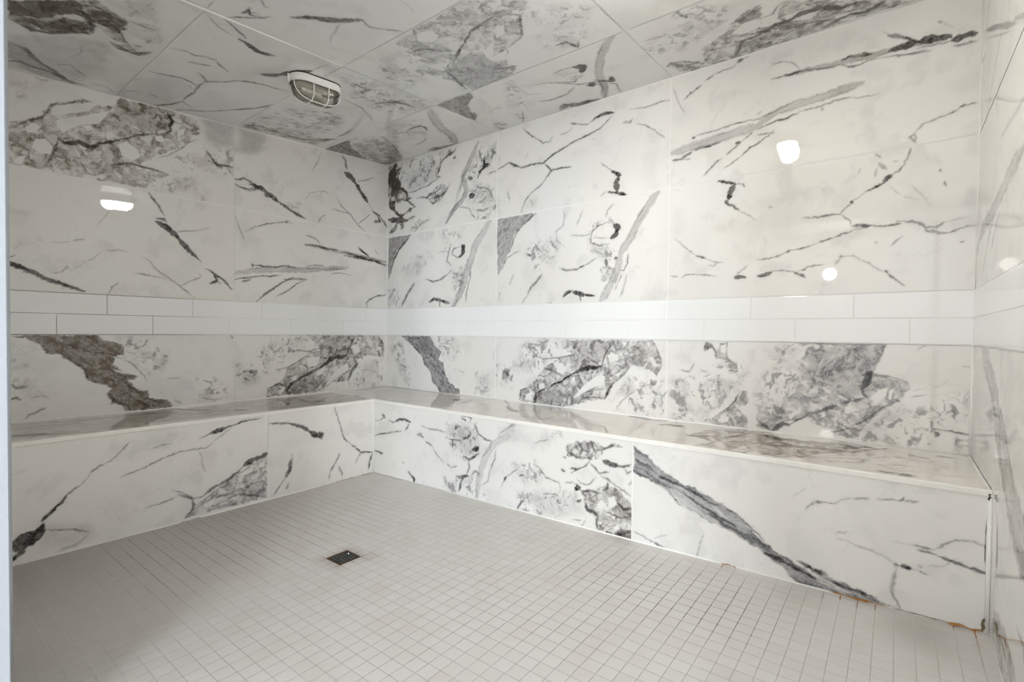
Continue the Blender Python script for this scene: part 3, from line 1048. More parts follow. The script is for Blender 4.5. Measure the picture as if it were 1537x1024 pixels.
def marble_field(U, V, strokes, cell, seed=0):
    """U, V: slab coordinates on a grid.  returns ink, grey, pebble, crackle, warmth"""
    sh = U.shape
    ink = np.zeros(sh); grey = np.zeros(sh); peb = np.zeros(sh); crk = np.zeros(sh); wa = np.zeros(sh); ww = np.full(sh, 1e-3)
    amp = .007
    WU = U + (fbm(U*24, V*24, 5+seed)-.5)*amp + (fbm(U*85, V*85, 8+seed, 2)-.5)*.0085
    WV = V + (fbm(U*24, V*24, 31+seed)-.5)*amp + (fbm(U*85, V*85, 36+seed, 2)-.5)*.0085
    EU = U + (fbm(U*45, V*45, 65+seed)-.5)*.022
    EV = V + (fbm(U*45, V*45, 71+seed)-.5)*.022
    u0, v0 = U.min(), V.min(); u1, v1 = U.max(), V.max()
    nu, nv = U.shape[1], U.shape[0]
    for kind, hw, val, warm, P in strokes:
        c = P.mean(0)
        if not (u0-.01 <= c[0] <= u1+.01 and v0-.01 <= c[1] <= v1+.01): continue
        pad = hw*3.2+.03
        iu0 = max(0, int((P[:, 0].min()-pad-u0)/(u1-u0)*(nu-1))); iu1 = min(nu, int((P[:, 0].max()+pad-u0)/(u1-u0)*(nu-1))+2)
        iv0 = max(0, int((P[:, 1].min()-pad-v0)/(v1-v0)*(nv-1))); iv1 = min(nv, int((P[:, 1].max()+pad-v0)/(v1-v0)*(nv-1))+2)
        if iu1 <= iu0 or iv1 <= iv0: continue
        sl = (slice(iv0, iv1), slice(iu0, iu1))
        if kind in 'vb':
            x, y = (WU[sl], WV[sl])
            d, s, side, L = seg_dist(x, y, P)
        if kind == 'v':
            n1 = vn(s*24+P[0, 0]*77, s*0+P[0, 1]*50, 3)
            n2 = vn(s*75+P[0, 0]*77, side*3.0, 9)
            tap = np.clip(np.minimum(s, L-s)/max(L*.22, 1e-4), 0, 1)
            n3 = vn(s*22+P[0, 1]*31, s*0+P[0, 0]*13, 14)
            h = hw*(.78 if val < .84 else 1.05)*(.40+.60*tap**.7)*(.42+.80*n1+.22*n2)
            cov = np.minimum(1, 2*h/cell)
            hh = np.maximum(h, cell*.5)
            a = np.clip((hh-d)/(cell*1.15)+.5, 0, 1)*cov
            dens = (.66+.42*n3)*(.70+.45*vn(U[sl]*80, V[sl]*80, 12))*(.74+.26*tap)*1.10
            if val >= .94: dens = np.maximum(dens, .86)
            a = np.clip(a*val*dens, 0, 1)
            halo = np.exp(-(d/(hw*1.6+.003))**2)*.15*val*(.3+.7*tap)
            ink[sl] = 1-(1-ink[sl])*(1-a)
            grey[sl] = np.maximum(grey[sl], halo)
            m = np.maximum(a, halo)
        elif kind == 'b':
            hw = hw*.76; t = d*side/hw
            e = 1+(.35*vn(s*45, side*2+P[0, 0], 21)-.2)
            tap = np.clip(np.minimum(s, L-s)/max(L*.12, 1e-4), 0, 1)
            a = sstep(-.0045-hw*.12, .0045+hw*.12, hw*e*(.5+.5*tap)-d)
            st = fbm(t*3.2, s*7, 40, 3)
            a = a*val*(.40+.85*st)*(.8+.4*vn(s*14, s*0+P[0,0]*9, 61))
            grey[sl] = np.maximum(grey[sl], a*1.05)
            ink[sl] = np.maximum(ink[sl], a*sstep(.58, .8, st)*.6)
            m = a
        elif kind in 'gpswk':
            x, y = EU[sl], EV[sl]
            if kind == 'w': x = U[sl]+(EU[sl]-U[sl])*.3; y = V[sl]+(EV[sl]-V[sl])*.3
            sd = poly_sd(x, y, P)
            if kind == 'g':
                a = sstep(-.004, .006, sd)*val; peb[sl] = np.maximum(peb[sl], a); m = a
            elif kind == 'p':
                c0 = P-P.mean(0); sv = np.linalg.svd(c0, full_matrices=False); ax = sv[2][0]; long_ = sv[1][0] > 4*sv[1][1]
                al = EU[sl]*ax[0]+EV[sl]*ax[1]; ac = EV[sl]*ax[0]-EU[sl]*ax[1]
                ang = fbm(al*5, ac*75, 77, 4) if long_ else .5*fbm(al*12, ac*60, 77, 4)+.5*fbm(al*55, ac*90, 83, 3)
                a = sstep(-.004, .004, sd+(fbm(al*30, ac*60, 79)-.5)*(.005 if long_ else .010))*val*(.45+1.0*ang); grey[sl] = np.maximum(grey[sl], a)
                rim = np.exp(-(sd/.003)**2)*.12*val+sstep(.56, .70, ang)*a*.30; ink[sl] = np.maximum(ink[sl], rim); m = a
            elif kind == 's':
                a = sstep(-.03, .03, sd)*val*(.6+.8*fbm(U[sl]*18, V[sl]*30, 55)); grey[sl] = np.maximum(grey[sl], a); m = a
            elif kind == 'w':
                a = sstep(-.002, .004, sd)*val
                peb[sl] *= 1-a*.97; grey[sl] *= 1-a*.85; crk[sl] *= 1-a; ink[sl] *= 1-a*.8; m = a*0
            else:
                a = sstep(-.035, .03, sd)*val; crk[sl] = np.maximum(crk[sl], a); m = a*.4
        wa[sl] += m*warm; ww[sl] += m
    # ---- turn the masks into mineral texture
    q = lambda s_, sd, o=3: fbm(XU*s_, XV*s_, sd+seed, o)
    XU = U + (fbm(U*13, V*13, 91+seed)-.5)*.07 + (fbm(U*50, V*50, 95+seed, 2)-.5)*.014
    XV = V + (fbm(U*13, V*13, 101+seed)-.5)*.07 + (fbm(U*50, V*50, 107+seed, 2)-.5)*.014
    if peb.max() > .01:
        big = q(14, 201, 4)
        edge = sstep(.20, .50, peb*1.0+(big-.5)*1.25*(peb > .003))*sstep(0, .25, peb)
        blob = sstep(.60, .72, vn(XU*34+V*12, XV*34-U*12, 207+seed)*.60+vn(XU*62, XV*62, 209+seed)*.40)
        cell_ = sstep(.60, .80, vn(XU*70+V*20, XV*70, 211+seed))
        t1 = q(26, 217, 4); t2 = q(75, 215, 3)
        body = edge*np.clip(.26+.50*sstep(.26, .74, t1)+.55*(t2-.45), 0, 1)*(1-.74*blob)*(1-.40*cell_)
        body = np.clip(body, 0, 1)*(.42+.70*peb)
        r1 = abs(q(17, 221, 3)-.5); seam = (1-sstep(.002, .020, r1))*sstep(.50, .64, vn(U*25, V*25, 223+seed))*edge*.60
        r2 = abs(q(38, 225, 3)-.5); seam = np.maximum(seam, (1-sstep(.003, .035, r2))*sstep(.52, .66, vn(U*31, V*31, 227+seed))*edge*.45)
        grey = np.minimum(1, np.maximum(grey, body)+np.minimum(grey, body)*.35)
        ink = np.maximum(ink, seam)
    if crk.max() > .01:
        k1 = abs(q(26, 231, 3)-.5); k2 = abs(q(44, 233, 3)-.51)
        l1 = (1-sstep(.003, .030, k1))*sstep(.54, .66, vn(U*34, V*34, 235+seed))
        l2 = (1-sstep(.003, .042, k2))*sstep(.54, .68, vn(U*27+9, V*27, 237+seed))
        fl = sstep(.58, .72, fbm(XU*34+XV*6, XV*30-XU*4, 239+seed, 4))
        ink = np.maximum(ink, np.maximum(np.maximum(l1*.55, l2*.42), fl*.26)*crk)
        grey = np.maximum(grey, np.maximum(fl*.55, sstep(.42, .74, q(15, 243, 4))*.30)*crk)
    w1 = (1-sstep(.0, .014, abs(q(5.5, 261, 4)-.5)))*sstep(.50, .66, vn(U*6, V*6, 263+seed))
    grey = np.maximum(grey, w1*.09); grey = np.maximum(grey, sstep(.58, .80, q(9, 265, 4))*.12)
    grey = grey*(.80+.40*q(60, 241, 3))
    cloud = sstep(.40, .66, fbm(U*2.3, V*2.3, 251+seed, 4))
    cl2 = sstep(.56, .80, fbm(XU*6, XV*6, 257+seed, 4))*.22
    return ink, np.clip(grey, 0, 1), cloud, cl2, wa/ww

def rand_strokes(seed, u0, u1, v0, v1, n, lean=.8):
    """plain veining for slabs the photograph does not show"""
    r = np.random.RandomState(seed); out = []
    for i in range(n):
        p = np.array([r.uniform(u0, u1), r.uniform(v0, v1)]); a = lean+r.normal(0, .35); pts = [p]
        for k in range(r.randint(3, 8)):
            a += r.normal(0, .3); p = p+np.array([math.cos(a), math.sin(a)])*r.uniform(.03, .09); pts.append(p)
        out.append(('v', r.uniform(.0015, .006), r.uniform(.4, .9), .4, np.array(pts)))
    return out

class Slabs:
    """tiled marble surface: one fine grid per slab, joints left open over a grout bed"""
    def __init__(s): s.co = []; s.fa = []; s.ca = []; s.cb = []; s.n = 0; s.mat = []; s.uv = []
    def panel(s, u0, u1, v0, v1, cell, strokes, pos, top=None, bot=None, flip=False, seed=0):
        nu = max(2, int(round((u1-u0)/cell))+1); nv = max(2, int(round((v1-v0)/cell))+1)
        uu = np.linspace(u0, u1, nu); vv = np.linspace(v0, v1, nv)
        U, V = np.meshgrid(uu, vv)
        ink, grey, peb, crk, wa = marble_field(U, V, strokes, cell, seed)
        Vp = V.copy()
        if top is not None: Vp = np.minimum(Vp, top(U))
        if bot is not None: Vp = np.maximum(Vp, bot(U))
        P = pos(U, Vp).reshape(-1, 3)
        s.co.append(P); i = np.arange(nu*nv).reshape(nv, nu)+s.n
        q = np.stack([i[:-1, :-1], i[:-1, 1:], i[1:, 1:], i[1:, :-1]], -1).reshape(-1, 4)
        if top is not None or bot is not None:
            h = (Vp[1:, :]-Vp[:-1, :]); h = np.maximum(h[:, 1:], h[:, :-1]).reshape(-1); q = q[h > 1e-5]
        if flip: q = q[:, ::-1]
        s.fa.append(q); s.mat.append(np.zeros(len(q), np.int32)); s.n += nu*nv
        s.ca.append(np.stack([ink, grey, peb, np.ones_like(ink)], -1).reshape(-1, 4))
        s.cb.append(np.stack([crk, wa, ink*0, np.ones_like(ink)], -1).reshape(-1, 4))
    def quad(s, pts, mi=1):
        s.co.append(np.array(pts, float)); s.fa.append(np.array([[s.n, s.n+1, s.n+2, s.n+3]])); s.n += 4
        s.mat.append(np.array([mi], np.int32)); s.ca.append(np.zeros((4, 4))); s.cb.append(np.zeros((4, 4)))
    def build(s, name, mats, parent=None):
        co = np.concatenate(s.co); fa = np.concatenate(s.fa); mt = np.concatenate(s.mat)
        me = bpy.data.meshes.new(name)
        me.vertices.add(len(co)); me.vertices.foreach_set('co', co.astype(np.float32).ravel())
        me.loops.add(fa.size); me.loops.foreach_set('vertex_index', fa.astype(np.int32).ravel())
        me.polygons.add(len(fa)); me.polygons.foreach_set('loop_start', np.arange(0, fa.size, 4, dtype=np.int32))
        me.polygons.foreach_set('material_index', mt)
        me.update(calc_edges=True)
        for nm, arr in (('veins', s.ca), ('tint', s.cb)):
            at = me.color_attributes.new(nm, 'FLOAT_COLOR', 'POINT')
            at.data.foreach_set('color', np.concatenate(arr).astype(np.float32).ravel())
        me.validate()
        return link(name, me, mats, parent)

# ------------------------------------------------------------------ materials
def new_mat(name):
    m = bpy.data.materials.new(name); m.use_nodes = True; nt = m.node_tree
    return m, nt, nt.nodes['Principled BSDF']
class N:
    def __init__(s, nt): s.nt = nt
    def __call__(s, typ, **kw):
        n = s.nt.nodes.new(typ)
        for k, v in kw.items():
            if k.startswith('i_'):
                key = k[2:]; key = int(key) if key.isdigit() else key.replace('_', ' ')
                if hasattr(v, 'is_linked') or isinstance(v, bpy.types.NodeSocket): s.nt.links.new(v, n.inputs[key])
                else: n.inputs[key].default_value = v
            else: setattr(n, k, v)
        return n
    def m(s, op, a, b=0.0, c=None, clamp=False):
        n = s.nt.nodes.new('ShaderNodeMath'); n.operation = op; n.use_clamp = clamp
        for i, v in enumerate((a, b) if c is None else (a, b, c)):
            if isinstance(v, bpy.types.NodeSocket): s.nt.links.new(v, n.inputs[i])
            else: n.inputs[i].default_value = v
        return n.outputs[0]
    def ss(s, x, a, b):
        n = s.nt.nodes.new('ShaderNodeMapRange'); n.interpolation_type = 'SMOOTHSTEP'
        s.nt.links.new(x, n.inputs[0]); n.inputs[1].default_value = a; n.inputs[2].default_value = b
        return n.outputs[0]
    def mix(s, f, a, b):
        n = s.nt.nodes.new('ShaderNodeMix'); n.data_type = 'RGBA'
        for i, v in ((0, f), (6, a), (7, b)):
            if isinstance(v, bpy.types.NodeSocket): s.nt.links.new(v, n.inputs[i])
            else: n.inputs[i].default_value = v
        return n.outputs[2]
def rgb(*c): return (*c, 1)

def marble(name, gw=(.150, .116, .080), white=(.80, .785, .75), rough=.012, cool=(.80, .795, .775)):
    m, nt, bs = new_mat(name); g = N(nt)
    A = g('ShaderNodeAttribute', attribute_name='veins'); B = g('ShaderNodeAttribute', attribute_name='tint')
    sa = g('ShaderNodeSeparateColor'); nt.links.new(A.outputs['Color'], sa.inputs[0])
    sb = g('ShaderNodeSeparateColor'); nt.links.new(B.outputs['Color'], sb.inputs[0])
    ink, grey, peb = sa.outputs[0], sa.outputs[1], sa.outputs[2]; crk, warm = sb.outputs[0], sb.outputs[1]
    co = g('ShaderNodeTexCoord').outputs['Object']
    nz = g('ShaderNodeTexNoise', i_Scale=130.0, i_Detail=2.0); nt.links.new(co, nz.inputs['Vector'])
    fine = nz.outputs['Fac']
    greyt = g.m('MULTIPLY', grey, g.m('ADD', .70, g.m('MULTIPLY', fine, .60)), clamp=True)
    inkt = g.m('MULTIPLY', ink, g.m('ADD', .70, g.m('MULTIPLY', fine, .60)), clamp=True)
    base = g.mix(peb, rgb(*white), rgb(*cool))
    base = g.mix(crk, base, rgb(.55, .55, .54))
    gcol = g.mix(warm, rgb(.150, .152, .165), rgb(*gw))
    icol = g.mix(warm, rgb(.016, .016, .017), rgb(.028, .018, .010))
    c1 = g.mix(greyt, base, gcol); c2 = g.mix(inkt, c1, icol)
    nt.links.new(c2, bs.inputs['Base Color'])
    bs.inputs['Roughness'].default_value = rough; bs.inputs['IOR'].default_value = 1.5
    return m

def plain(name, col, rough=.5, metal=0.0, bump=0, spec=None, vary=.06, scale=30):
    m, nt, bs = new_mat(name); g = N(nt)
    co = g('ShaderNodeTexCoord').outputs['Object']
    nz = g('ShaderNodeTexNoise', i_Scale=float(scale), i_Detail=4.0); nt.links.new(co, nz.inputs['Vector'])
    a = tuple(max(0, c*(1-vary)) for c in col); b = tuple(min(1, c*(1+vary)) for c in col)
    nt.links.new(g.mix(nz.outputs['Fac'], rgb(*a), rgb(*b)), bs.inputs['Base Color'])
    bs.inputs['Roughness'].default_value = rough; bs.inputs['Metallic'].default_value = metal
    if spec is not None: bs.inputs['Specular IOR Level'].default_value = spec
    if bump:
        bp = g('ShaderNodeBump'); bp.inputs['Strength'].default_value = bump; bp.inputs['Distance'].default_value = .002
        nt.links.new(nz.outputs['Fac'], bp.inputs['Height']); nt.links.new(bp.outputs[0], bs.inputs['Normal'])
    return m

M_marble = marble('polished_marble')
M_seat = marble('polished_marble_seat', gw=(.20, .135, .075), white=(.80, .76, .71), cool=(.78, .77, .74), rough=.03)
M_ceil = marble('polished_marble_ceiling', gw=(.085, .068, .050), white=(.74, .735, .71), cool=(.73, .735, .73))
M_grout = plain('white_grout', (.86, .855, .83), .6)
M_caulk = plain('white_silicone', (.88, .875, .85), .35)
M_subway = plain('white_glazed_tile', (.86, .87, .865), .06, vary=.01, scale=3)
def bandgrout():
    m, nt, bs = new_mat('band_grout'); g = N(nt)
    co = g('ShaderNodeTexCoord').outputs['Object']; sp = g('ShaderNodeSeparateXYZ'); nt.links.new(co, sp.inputs[0])
    nz = g('ShaderNodeTexNoise', i_Scale=9.0); nt.links.new(co, nz.inputs['Vector'])
    k = g.m('MULTIPLY', g.ss(g.m('MULTIPLY', sp.outputs[1], -1.0), 1.2, 1.7), g.m('SUBTRACT', 1.0, g.ss(sp.outputs[0], .1, .3)))
    k = g.m('MULTIPLY', k, g.ss(nz.outputs['Fac'], .25, .5))
    nt.links.new(g.mix(k, rgb(.76, .765, .755), rgb(.25, .24, .22)), bs.inputs['Base Color']); bs.inputs['Roughness'].default_value = .5
    return m
M_bandgrout = bandgrout()
M_trim = plain('white_trim', (.86, .84, .79), .3)
M_white_paint = plain('white_enamel', (.85, .84, .81), .35, bump=.05, scale=120)
M_rubber = plain('black_rubber', (.02, .02, .02), .6)
M_alu = plain('pale_aluminium', (.50, .535, .58), .45, metal=.2, scale=60)
M_dark = plain('dark_recess', (.006, .006, .006), .7)
M_rust = plain('rust_stain', (.34, .15, .04), .8, vary=.75, scale=90)
M_mould = plain('mould_stain', (.16, .13, .07), .9, vary=.5, scale=200)
M_hallwall = plain('painted_hall_wall', (.78, .78, .77), .7, scale=4)
M_hallfloor = plain('hall_floor_tile', (.45, .44, .42), .4, scale=6)

def iron():
    m, nt, bs = new_mat('tarnished_drain_metal'); g = N(nt)
    co = g('ShaderNodeTexCoord').outputs['Object']
    nz = g('ShaderNodeTexNoise', i_Scale=70.0, i_Detail=5.0); nt.links.new(co, nz.inputs['Vector'])
    c = g.mix(g.ss(nz.outputs['Fac'], .45, .65), rgb(.11, .13, .13), rgb(.14, .10, .065))
    nt.links.new(c, bs.inputs['Base Color']); bs.inputs['Roughness'].default_value = .5; bs.inputs['Metallic'].default_value = .5
    return m
M_iron = iron()
M_ironrust = plain('rusty_drain_rim', (.075, .042, .022), .75, vary=.6, scale=120)

def floor_mat():
    m, nt, bs = new_mat('mosaic_floor_tile'); g = N(nt)
    co = g('ShaderNodeTexCoord').outputs['Object']
    A = g('ShaderNodeAttribute', attribute_name='stains')
    sa = g('ShaderNodeSeparateColor'); nt.links.new(A.outputs['Color'], sa.inputs[0])
    dkx, dky, rust = sa.outputs[0], sa.outputs[1], sa.outputs[2]
    B = g('ShaderNodeAttribute', attribute_name='tone')
    sb = g('ShaderNodeSeparateColor'); nt.links.new(B.outputs['Color'], sb.inputs[0])
    sep = g('ShaderNodeSeparateXYZ'); nt.links.new(co, sep.inputs[0])
    def axis(s, off):
        t = g.m('FRACT', g.m('MULTIPLY', g.m('ADD', s, off), 20.0))      # 50 mm pitch
        return g.m('MINIMUM', t, g.m('SUBTRACT', 1.0, t))                 # 0 on the joint
    dx = axis(sep.outputs[0], 10.0-1.649); dy = axis(sep.outputs[1], 10.0+1.414)
    lx = g.m('SUBTRACT', 1.0, g.ss(dx, .014, .034)); ly = g.m('SUBTRACT', 1.0, g.ss(dy, .014, .034))
    joint = g.m('MAXIMUM', lx, ly)
    n = g('ShaderNodeTexNoise', i_Scale=7.0, i_Detail=4.0); nt.links.new(co, n.inputs['Vector'])
    n2 = g('ShaderNodeTexNoise', i_Scale=48.0, i_Detail=3.0); nt.links.new(co, n2.inputs['Vector'])
    br = g.ss(n2.outputs['Fac'], .30, .62)
    def dark(l, k): return g.m('MULTIPLY', l, g.m('MULTIPLY', k, g.m('ADD', .45, g.m('MULTIPLY', br, .55))))
    dk = g.m('MAXIMUM', dark(lx, dkx), dark(ly, dky))
    # each chip very slightly different
    fl = g('ShaderNodeVectorMath', operation='FLOOR')
    sc = g('ShaderNodeVectorMath', operation='MULTIPLY_ADD'); nt.links.new(co, sc.inputs[0]); sc.inputs[1].default_value = (20, 20, 0); sc.inputs[2].default_value = ((10-1.649)*20, (10+1.414)*20, 0)
    nt.links.new(sc.outputs[0], fl.inputs[0])
    wn = g('ShaderNodeTexWhiteNoise'); nt.links.new(fl.outputs[0], wn.inputs['Vector'])
    tile = g.mix(wn.outputs['Value'], rgb(.645, .63, .60), rgb(.675, .665, .64))
    tile = g.mix(g.m('MULTIPLY', g.ss(n.outputs['Fac'], .45, .7), .35), tile, rgb(.60, .555, .51))
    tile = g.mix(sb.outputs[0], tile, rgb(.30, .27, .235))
    grout = g.mix(sb.outputs[1], rgb(.60, .585, .56), rgb(.66, .63, .59))
    c = g.mix(joint, tile, grout); c = g.mix(dk, c, rgb(.045, .040, .034))
    rr = g.m('MULTIPLY', rust, g.m('ADD', .22, g.m('MULTIPLY', joint, .9)), clamp=True)
    c = g.mix(rr, c, rgb(.17, .082, .034))
    nt.links.new(c, bs.inputs['Base Color']); bs.inputs['Roughness'].default_value = .34
    bp = g('ShaderNodeBump'); bp.inputs['Strength'].default_value = .35; bp.inputs['Distance'].default_value = .0012
    nt.links.new(g.m('SUBTRACT', 1.0, joint), bp.inputs['Height']); nt.links.new(bp.outputs[0], bs.inputs['Normal'])
    return m
M_floor = floor_mat()

def glass_mat(name, lit):
    m, nt, bs = new_mat(name)
    out = [n for n in nt.nodes if n.type == 'OUTPUT_MATERIAL'][0]; g = N(nt)
    co = g('ShaderNodeTexCoord').outputs['Object']
    if lit:
        nz = g('ShaderNodeTexNoise', i_Scale=14.0); nt.links.new(co, nz.inputs['Vector'])
        c = g.mix(nz.outputs['Fac'], rgb(1, .93, .84), rgb(1, .96, .89))
        nt.links.new(c, bs.inputs['Emission Color']); bs.inputs['Emission Strength'].default_value = LAMP
        bs.inputs['Base Color'].default_value = rgb(.9, .9, .88)
    else:
        # ribbed clear glass: faint grey body, strong rim
        wv = g('ShaderNodeTexWave', i_Scale=24.0); nt.links.new(co, wv.inputs['Vector']); wv.bands_direction = 'Y'
        tr = g('ShaderNodeBsdfTransparent'); tr.inputs[0].default_value = rgb(.90, .89, .85)
        gl = g('ShaderNodeBsdfGlossy'); gl.inputs['Roughness'].default_value = .08; gl.inputs[0].default_value = rgb(.9, .9, .9)
        fr = g('ShaderNodeFresnel'); fr.inputs[0].default_value = 1.5
        bp = g('ShaderNodeBump'); bp.inputs['Strength'].default_value = .5; bp.inputs['Distance'].default_value = .003
        nt.links.new(wv.outputs['Fac'], bp.inputs['Height']); nt.links.new(bp.outputs[0], gl.inputs['Normal'])
        mx = g('ShaderNodeMixShader'); nt.links.new(fr.outputs[0], mx.inputs[0]); nt.links.new(tr.outputs[0], mx.inputs[1]); nt.links.new(gl.outputs[0], mx.inputs[2])
        nt.links.new(mx.outputs[0], out.inputs[0])
    return m
LAMP = 90.0; FILL_PANEL = 36.0
M_glass = glass_mat('clear_ribbed_glass', False); M_glow = glass_mat('lit_frosted_glass', True)
M_reflector = plain('lamp_reflector', (.72, .70, .64), .45, scale=8)

# ------------------------------------------------------------------ the marble walls
ST = {}
def load():
    cur = None
    for ln in STROKES.strip().splitlines():
        if ln[0] == '@': cur = ST.setdefault(ln[1:], []); continue
        h, p = ln.split(':'); a, b, c = h[1:].split(',')
        v = np.array([int(q) for q in p.split()], float).reshape(-1, 2)*1e-3
        cur.append((h[0], int(a)*1e-4, int(b)/100, int(c)/100, v))
load()
J = .0022        # half joint
TS = .0015       # slab face stands proud of the grout bed
CAP = 2.45
# back wall, plane y = 0, facing -y
posR = lambda U, V: np.stack([U, U*0-TS, V], -1)
w = Slabs()
xs = [0, TX1, TX2, LX]
for i in range(3):
    a, b = xs[i]+(J if i else 0), xs[i+1]-(J if i < 2 else 0)
    w.panel(a, b, .5, ZB0-J, .004, ST['R'], posR, flip=False)
    w.panel(a, b, ZB1+J, ZJ-J, .004, ST['R'], posR)
    w.panel(a, b, ZJ+J, CAP, .004, ST['R'], posR, top=lambda U: zc(U, 0))
w.quad([(0, 0, -.02), (LX, 0, -.02), (LX, 0, zc(LX, 0)), (0, 0, zc(0, 0))])
wall_back = struct(w.build('wall_back', [M_marble, M_grout]))
# left wall, plane x = 0, facing +x; U = -y
posL = lambda U, V: np.stack([U*0+TS, -U, V], -1)
w = Slabs()
ys = [0, TY1, -YF]
for i in range(2):
    a, b = ys[i]+(J if i else 0), ys[i+1]-(J if i < 1 else 0)
    w.panel(a, b, .5, ZB0-J, .004, ST['L'], posL, flip=True)
    w.panel(a, b, ZB1+J, ZJ-J, .004, ST['L'], posL, flip=True)
    w.panel(a, b, ZJ+J, CAP, .004, ST['L'], posL, top=lambda U: zc(0, -U), flip=True)
w.quad([(0, 0, -.02), (0, YF, -.02), (0, YF, zc(0, YF)), (0, 0, zc(0, 0))][::-1])
wall_left = struct(w.build('wall_left', [M_marble, M_grout]))
# right wall, plane x = LX
posW = lambda U, V: np.stack([U*0+LX-TS, -U, V], -1)
w = Slabs()
for (a, b, cell) in ((0, 1.25, .005), (1.25+J*2, -YF, .02)):
    SW = ST['W'] + rand_strokes(4, 1.3, 2.4, .1, 2.2, 26)  # low pebbly patches on W: mould and partly a painted-in reflection
    w.panel(a, b, .0, ZB0-J, cell, SW, posW, bot=lambda U: zf(LX, -U))
    w.panel(a, b, ZB1+J, ZJ-J, cell, SW, posW)
    w.panel(a, b, ZJ+J, CAP, cell, SW, posW, top=lambda U: zc(LX, -U))
w.quad([(LX, 0, 0), (LX, YF, 0), (LX, YF, zc(LX, YF)), (LX, 0, zc(LX, 0))])
wall_right = struct(w.build('wall_right', [M_marble, M_grout]))
# ceiling; U = x, V = -y
posC = lambda U, V: np.stack([U, -V, zc(U, -V)-TS], -1)
w = Slabs()
cx = [0, 1.228, 2.450, LX]; cy = [0, .602, 1.234, 1.858, -YF]
for i in range(3):
    for j in range(4):
        wide = .0060 if j >= 2 else J
        a = cx[i]+((wide if i == 1 else J) if i else 0); b = cx[i+1]-((wide if i == 0 else J) if i < 2 else 0)
        c, d = cy[j]+(J*.7 if j else 0), cy[j+1]-(J*.7 if j < 3 else 0)
        w.panel(a, b, c, d, .0055, ST['C'] if not (i == 2 and j > 1) else rand_strokes(9+j, a, b, c, d, 7), posC, flip=False)
w.quad([(0, 0, zc(0, 0)), (0, YF, zc(0, YF)), (LX, YF, zc(LX, YF)), (LX, 0, zc(LX, 0))])
ceiling = struct(w.build('ceiling', [M_ceil, M_grout]))
# entrance wall behind the camera with its doorway
DX0, DX1, DZ = 1.463, 3.62, 2.02
posF = lambda U, V: np.stack([U, U*0+YF+TS, V], -1)
w = Slabs()
SF = rand_strokes(21, .1, 3.6, .1, 2.3, 30)
w.panel(.0, DX0-.05, 0, ZB0, .02, SF, posF, flip=True); w.panel(.0, DX0-.05, ZB0+J*2, CAP, .02, SF, posF, top=lambda U: zc(U, YF), flip=True)
w.panel(DX0-.05+J, LX, DZ+.05, CAP, .02, SF, posF, top=lambda U: zc(U, YF), flip=True)
w.quad([(0, YF, 0), (DX0-.05, YF, 0), (DX0-.05, YF, 2.26), (0, YF, 2.26)][::-1])
w.quad([(DX0-.05, YF, DZ+.05), (LX, YF, DZ+.05), (LX, YF, 2.24), (DX0-.05, YF, 2.24)][::-1])
wall_front = struct(w.build('wall_front', [M_marble, M_grout]))
bm = bmesh.new()      # its masonry and hall side
box(bm, (0, YF-.13, 0), (DX0-.05, YF-.002, 2.6)); box(bm, (DX0-.05, YF-.13, DZ+.05), (LX, YF-.002, 2.6))
from_bm('wall_core', bm, [M_hallwall], wall_front)

# white glazed tile band, two courses of 0.42 x 0.11
def band(name, parent, along, joints_low, joints_top, length, place, gap=.0018):
    bm = bmesh.new()
    for z0, z1, jj in ((ZB0+.0015, ZBM-gap/2, joints_low), (ZBM+gap/2, ZB1-.0015, joints_top)):
        e = [0]+[q for q in jj if 0.01 < q < length-.01]+[length]
        for a, b in zip(e[:-1], e[1:]):
            a2, b2 = a+(gap/2 if a else 0), b-(gap/2 if b < length else 0)
            r = .0025; D = .006
            def ring(ins, dep):
                return [place(u, dep, z) for u, z in ((a2+ins, z0+ins), (b2-ins, z0+ins), (b2-ins, z1-ins), (a2+ins, z1-ins))]
            R = [[bm.verts.new(p) for p in ring(i, d)] for i, d in ((0, 0), (0, D-.0018), (.0008, D-.0006), (r, D))]
            for A, B in zip(R[:-1], R[1:]):
                for k in range(4): bm.faces.new((A[k], A[(k+1) % 4], B[(k+1) % 4], B[k]))
            bm.faces.new(R[-1])
    bmesh.ops.recalc_face_normals(bm, faces=bm.faces)
    from_bm('tile_band', bm, [M_subway], parent)
    bm = bmesh.new(); q = [bm.verts.new(place(u, .0048, z)) for u, z in ((0, ZB0-.001), (length, ZB0-.001), (length, ZB1+.001), (0, ZB1+.001))]
    bm.faces.new(q); from_bm('band_grout', bm, [M_bandgrout], parent)
k = .4225
band('b', wall_back, 'x', [1.370-3*k+k*i for i in range(12)], [1.597-3*k+k*i for i in range(12)], LX, lambda u, d, z: (u, -d, z))
band('b', wall_left, 'y', [.43+.4195*i for i in range(7)], [.222+.4195*i for i in range(7)], -YF, lambda u, d, z: (d, -u, z))
band('b', wall_right, 'y', [1.30+k*i for i in range(4)], [1.09+k*i for i in range(4)], -YF, lambda u, d, z: (LX-d, -u, z))

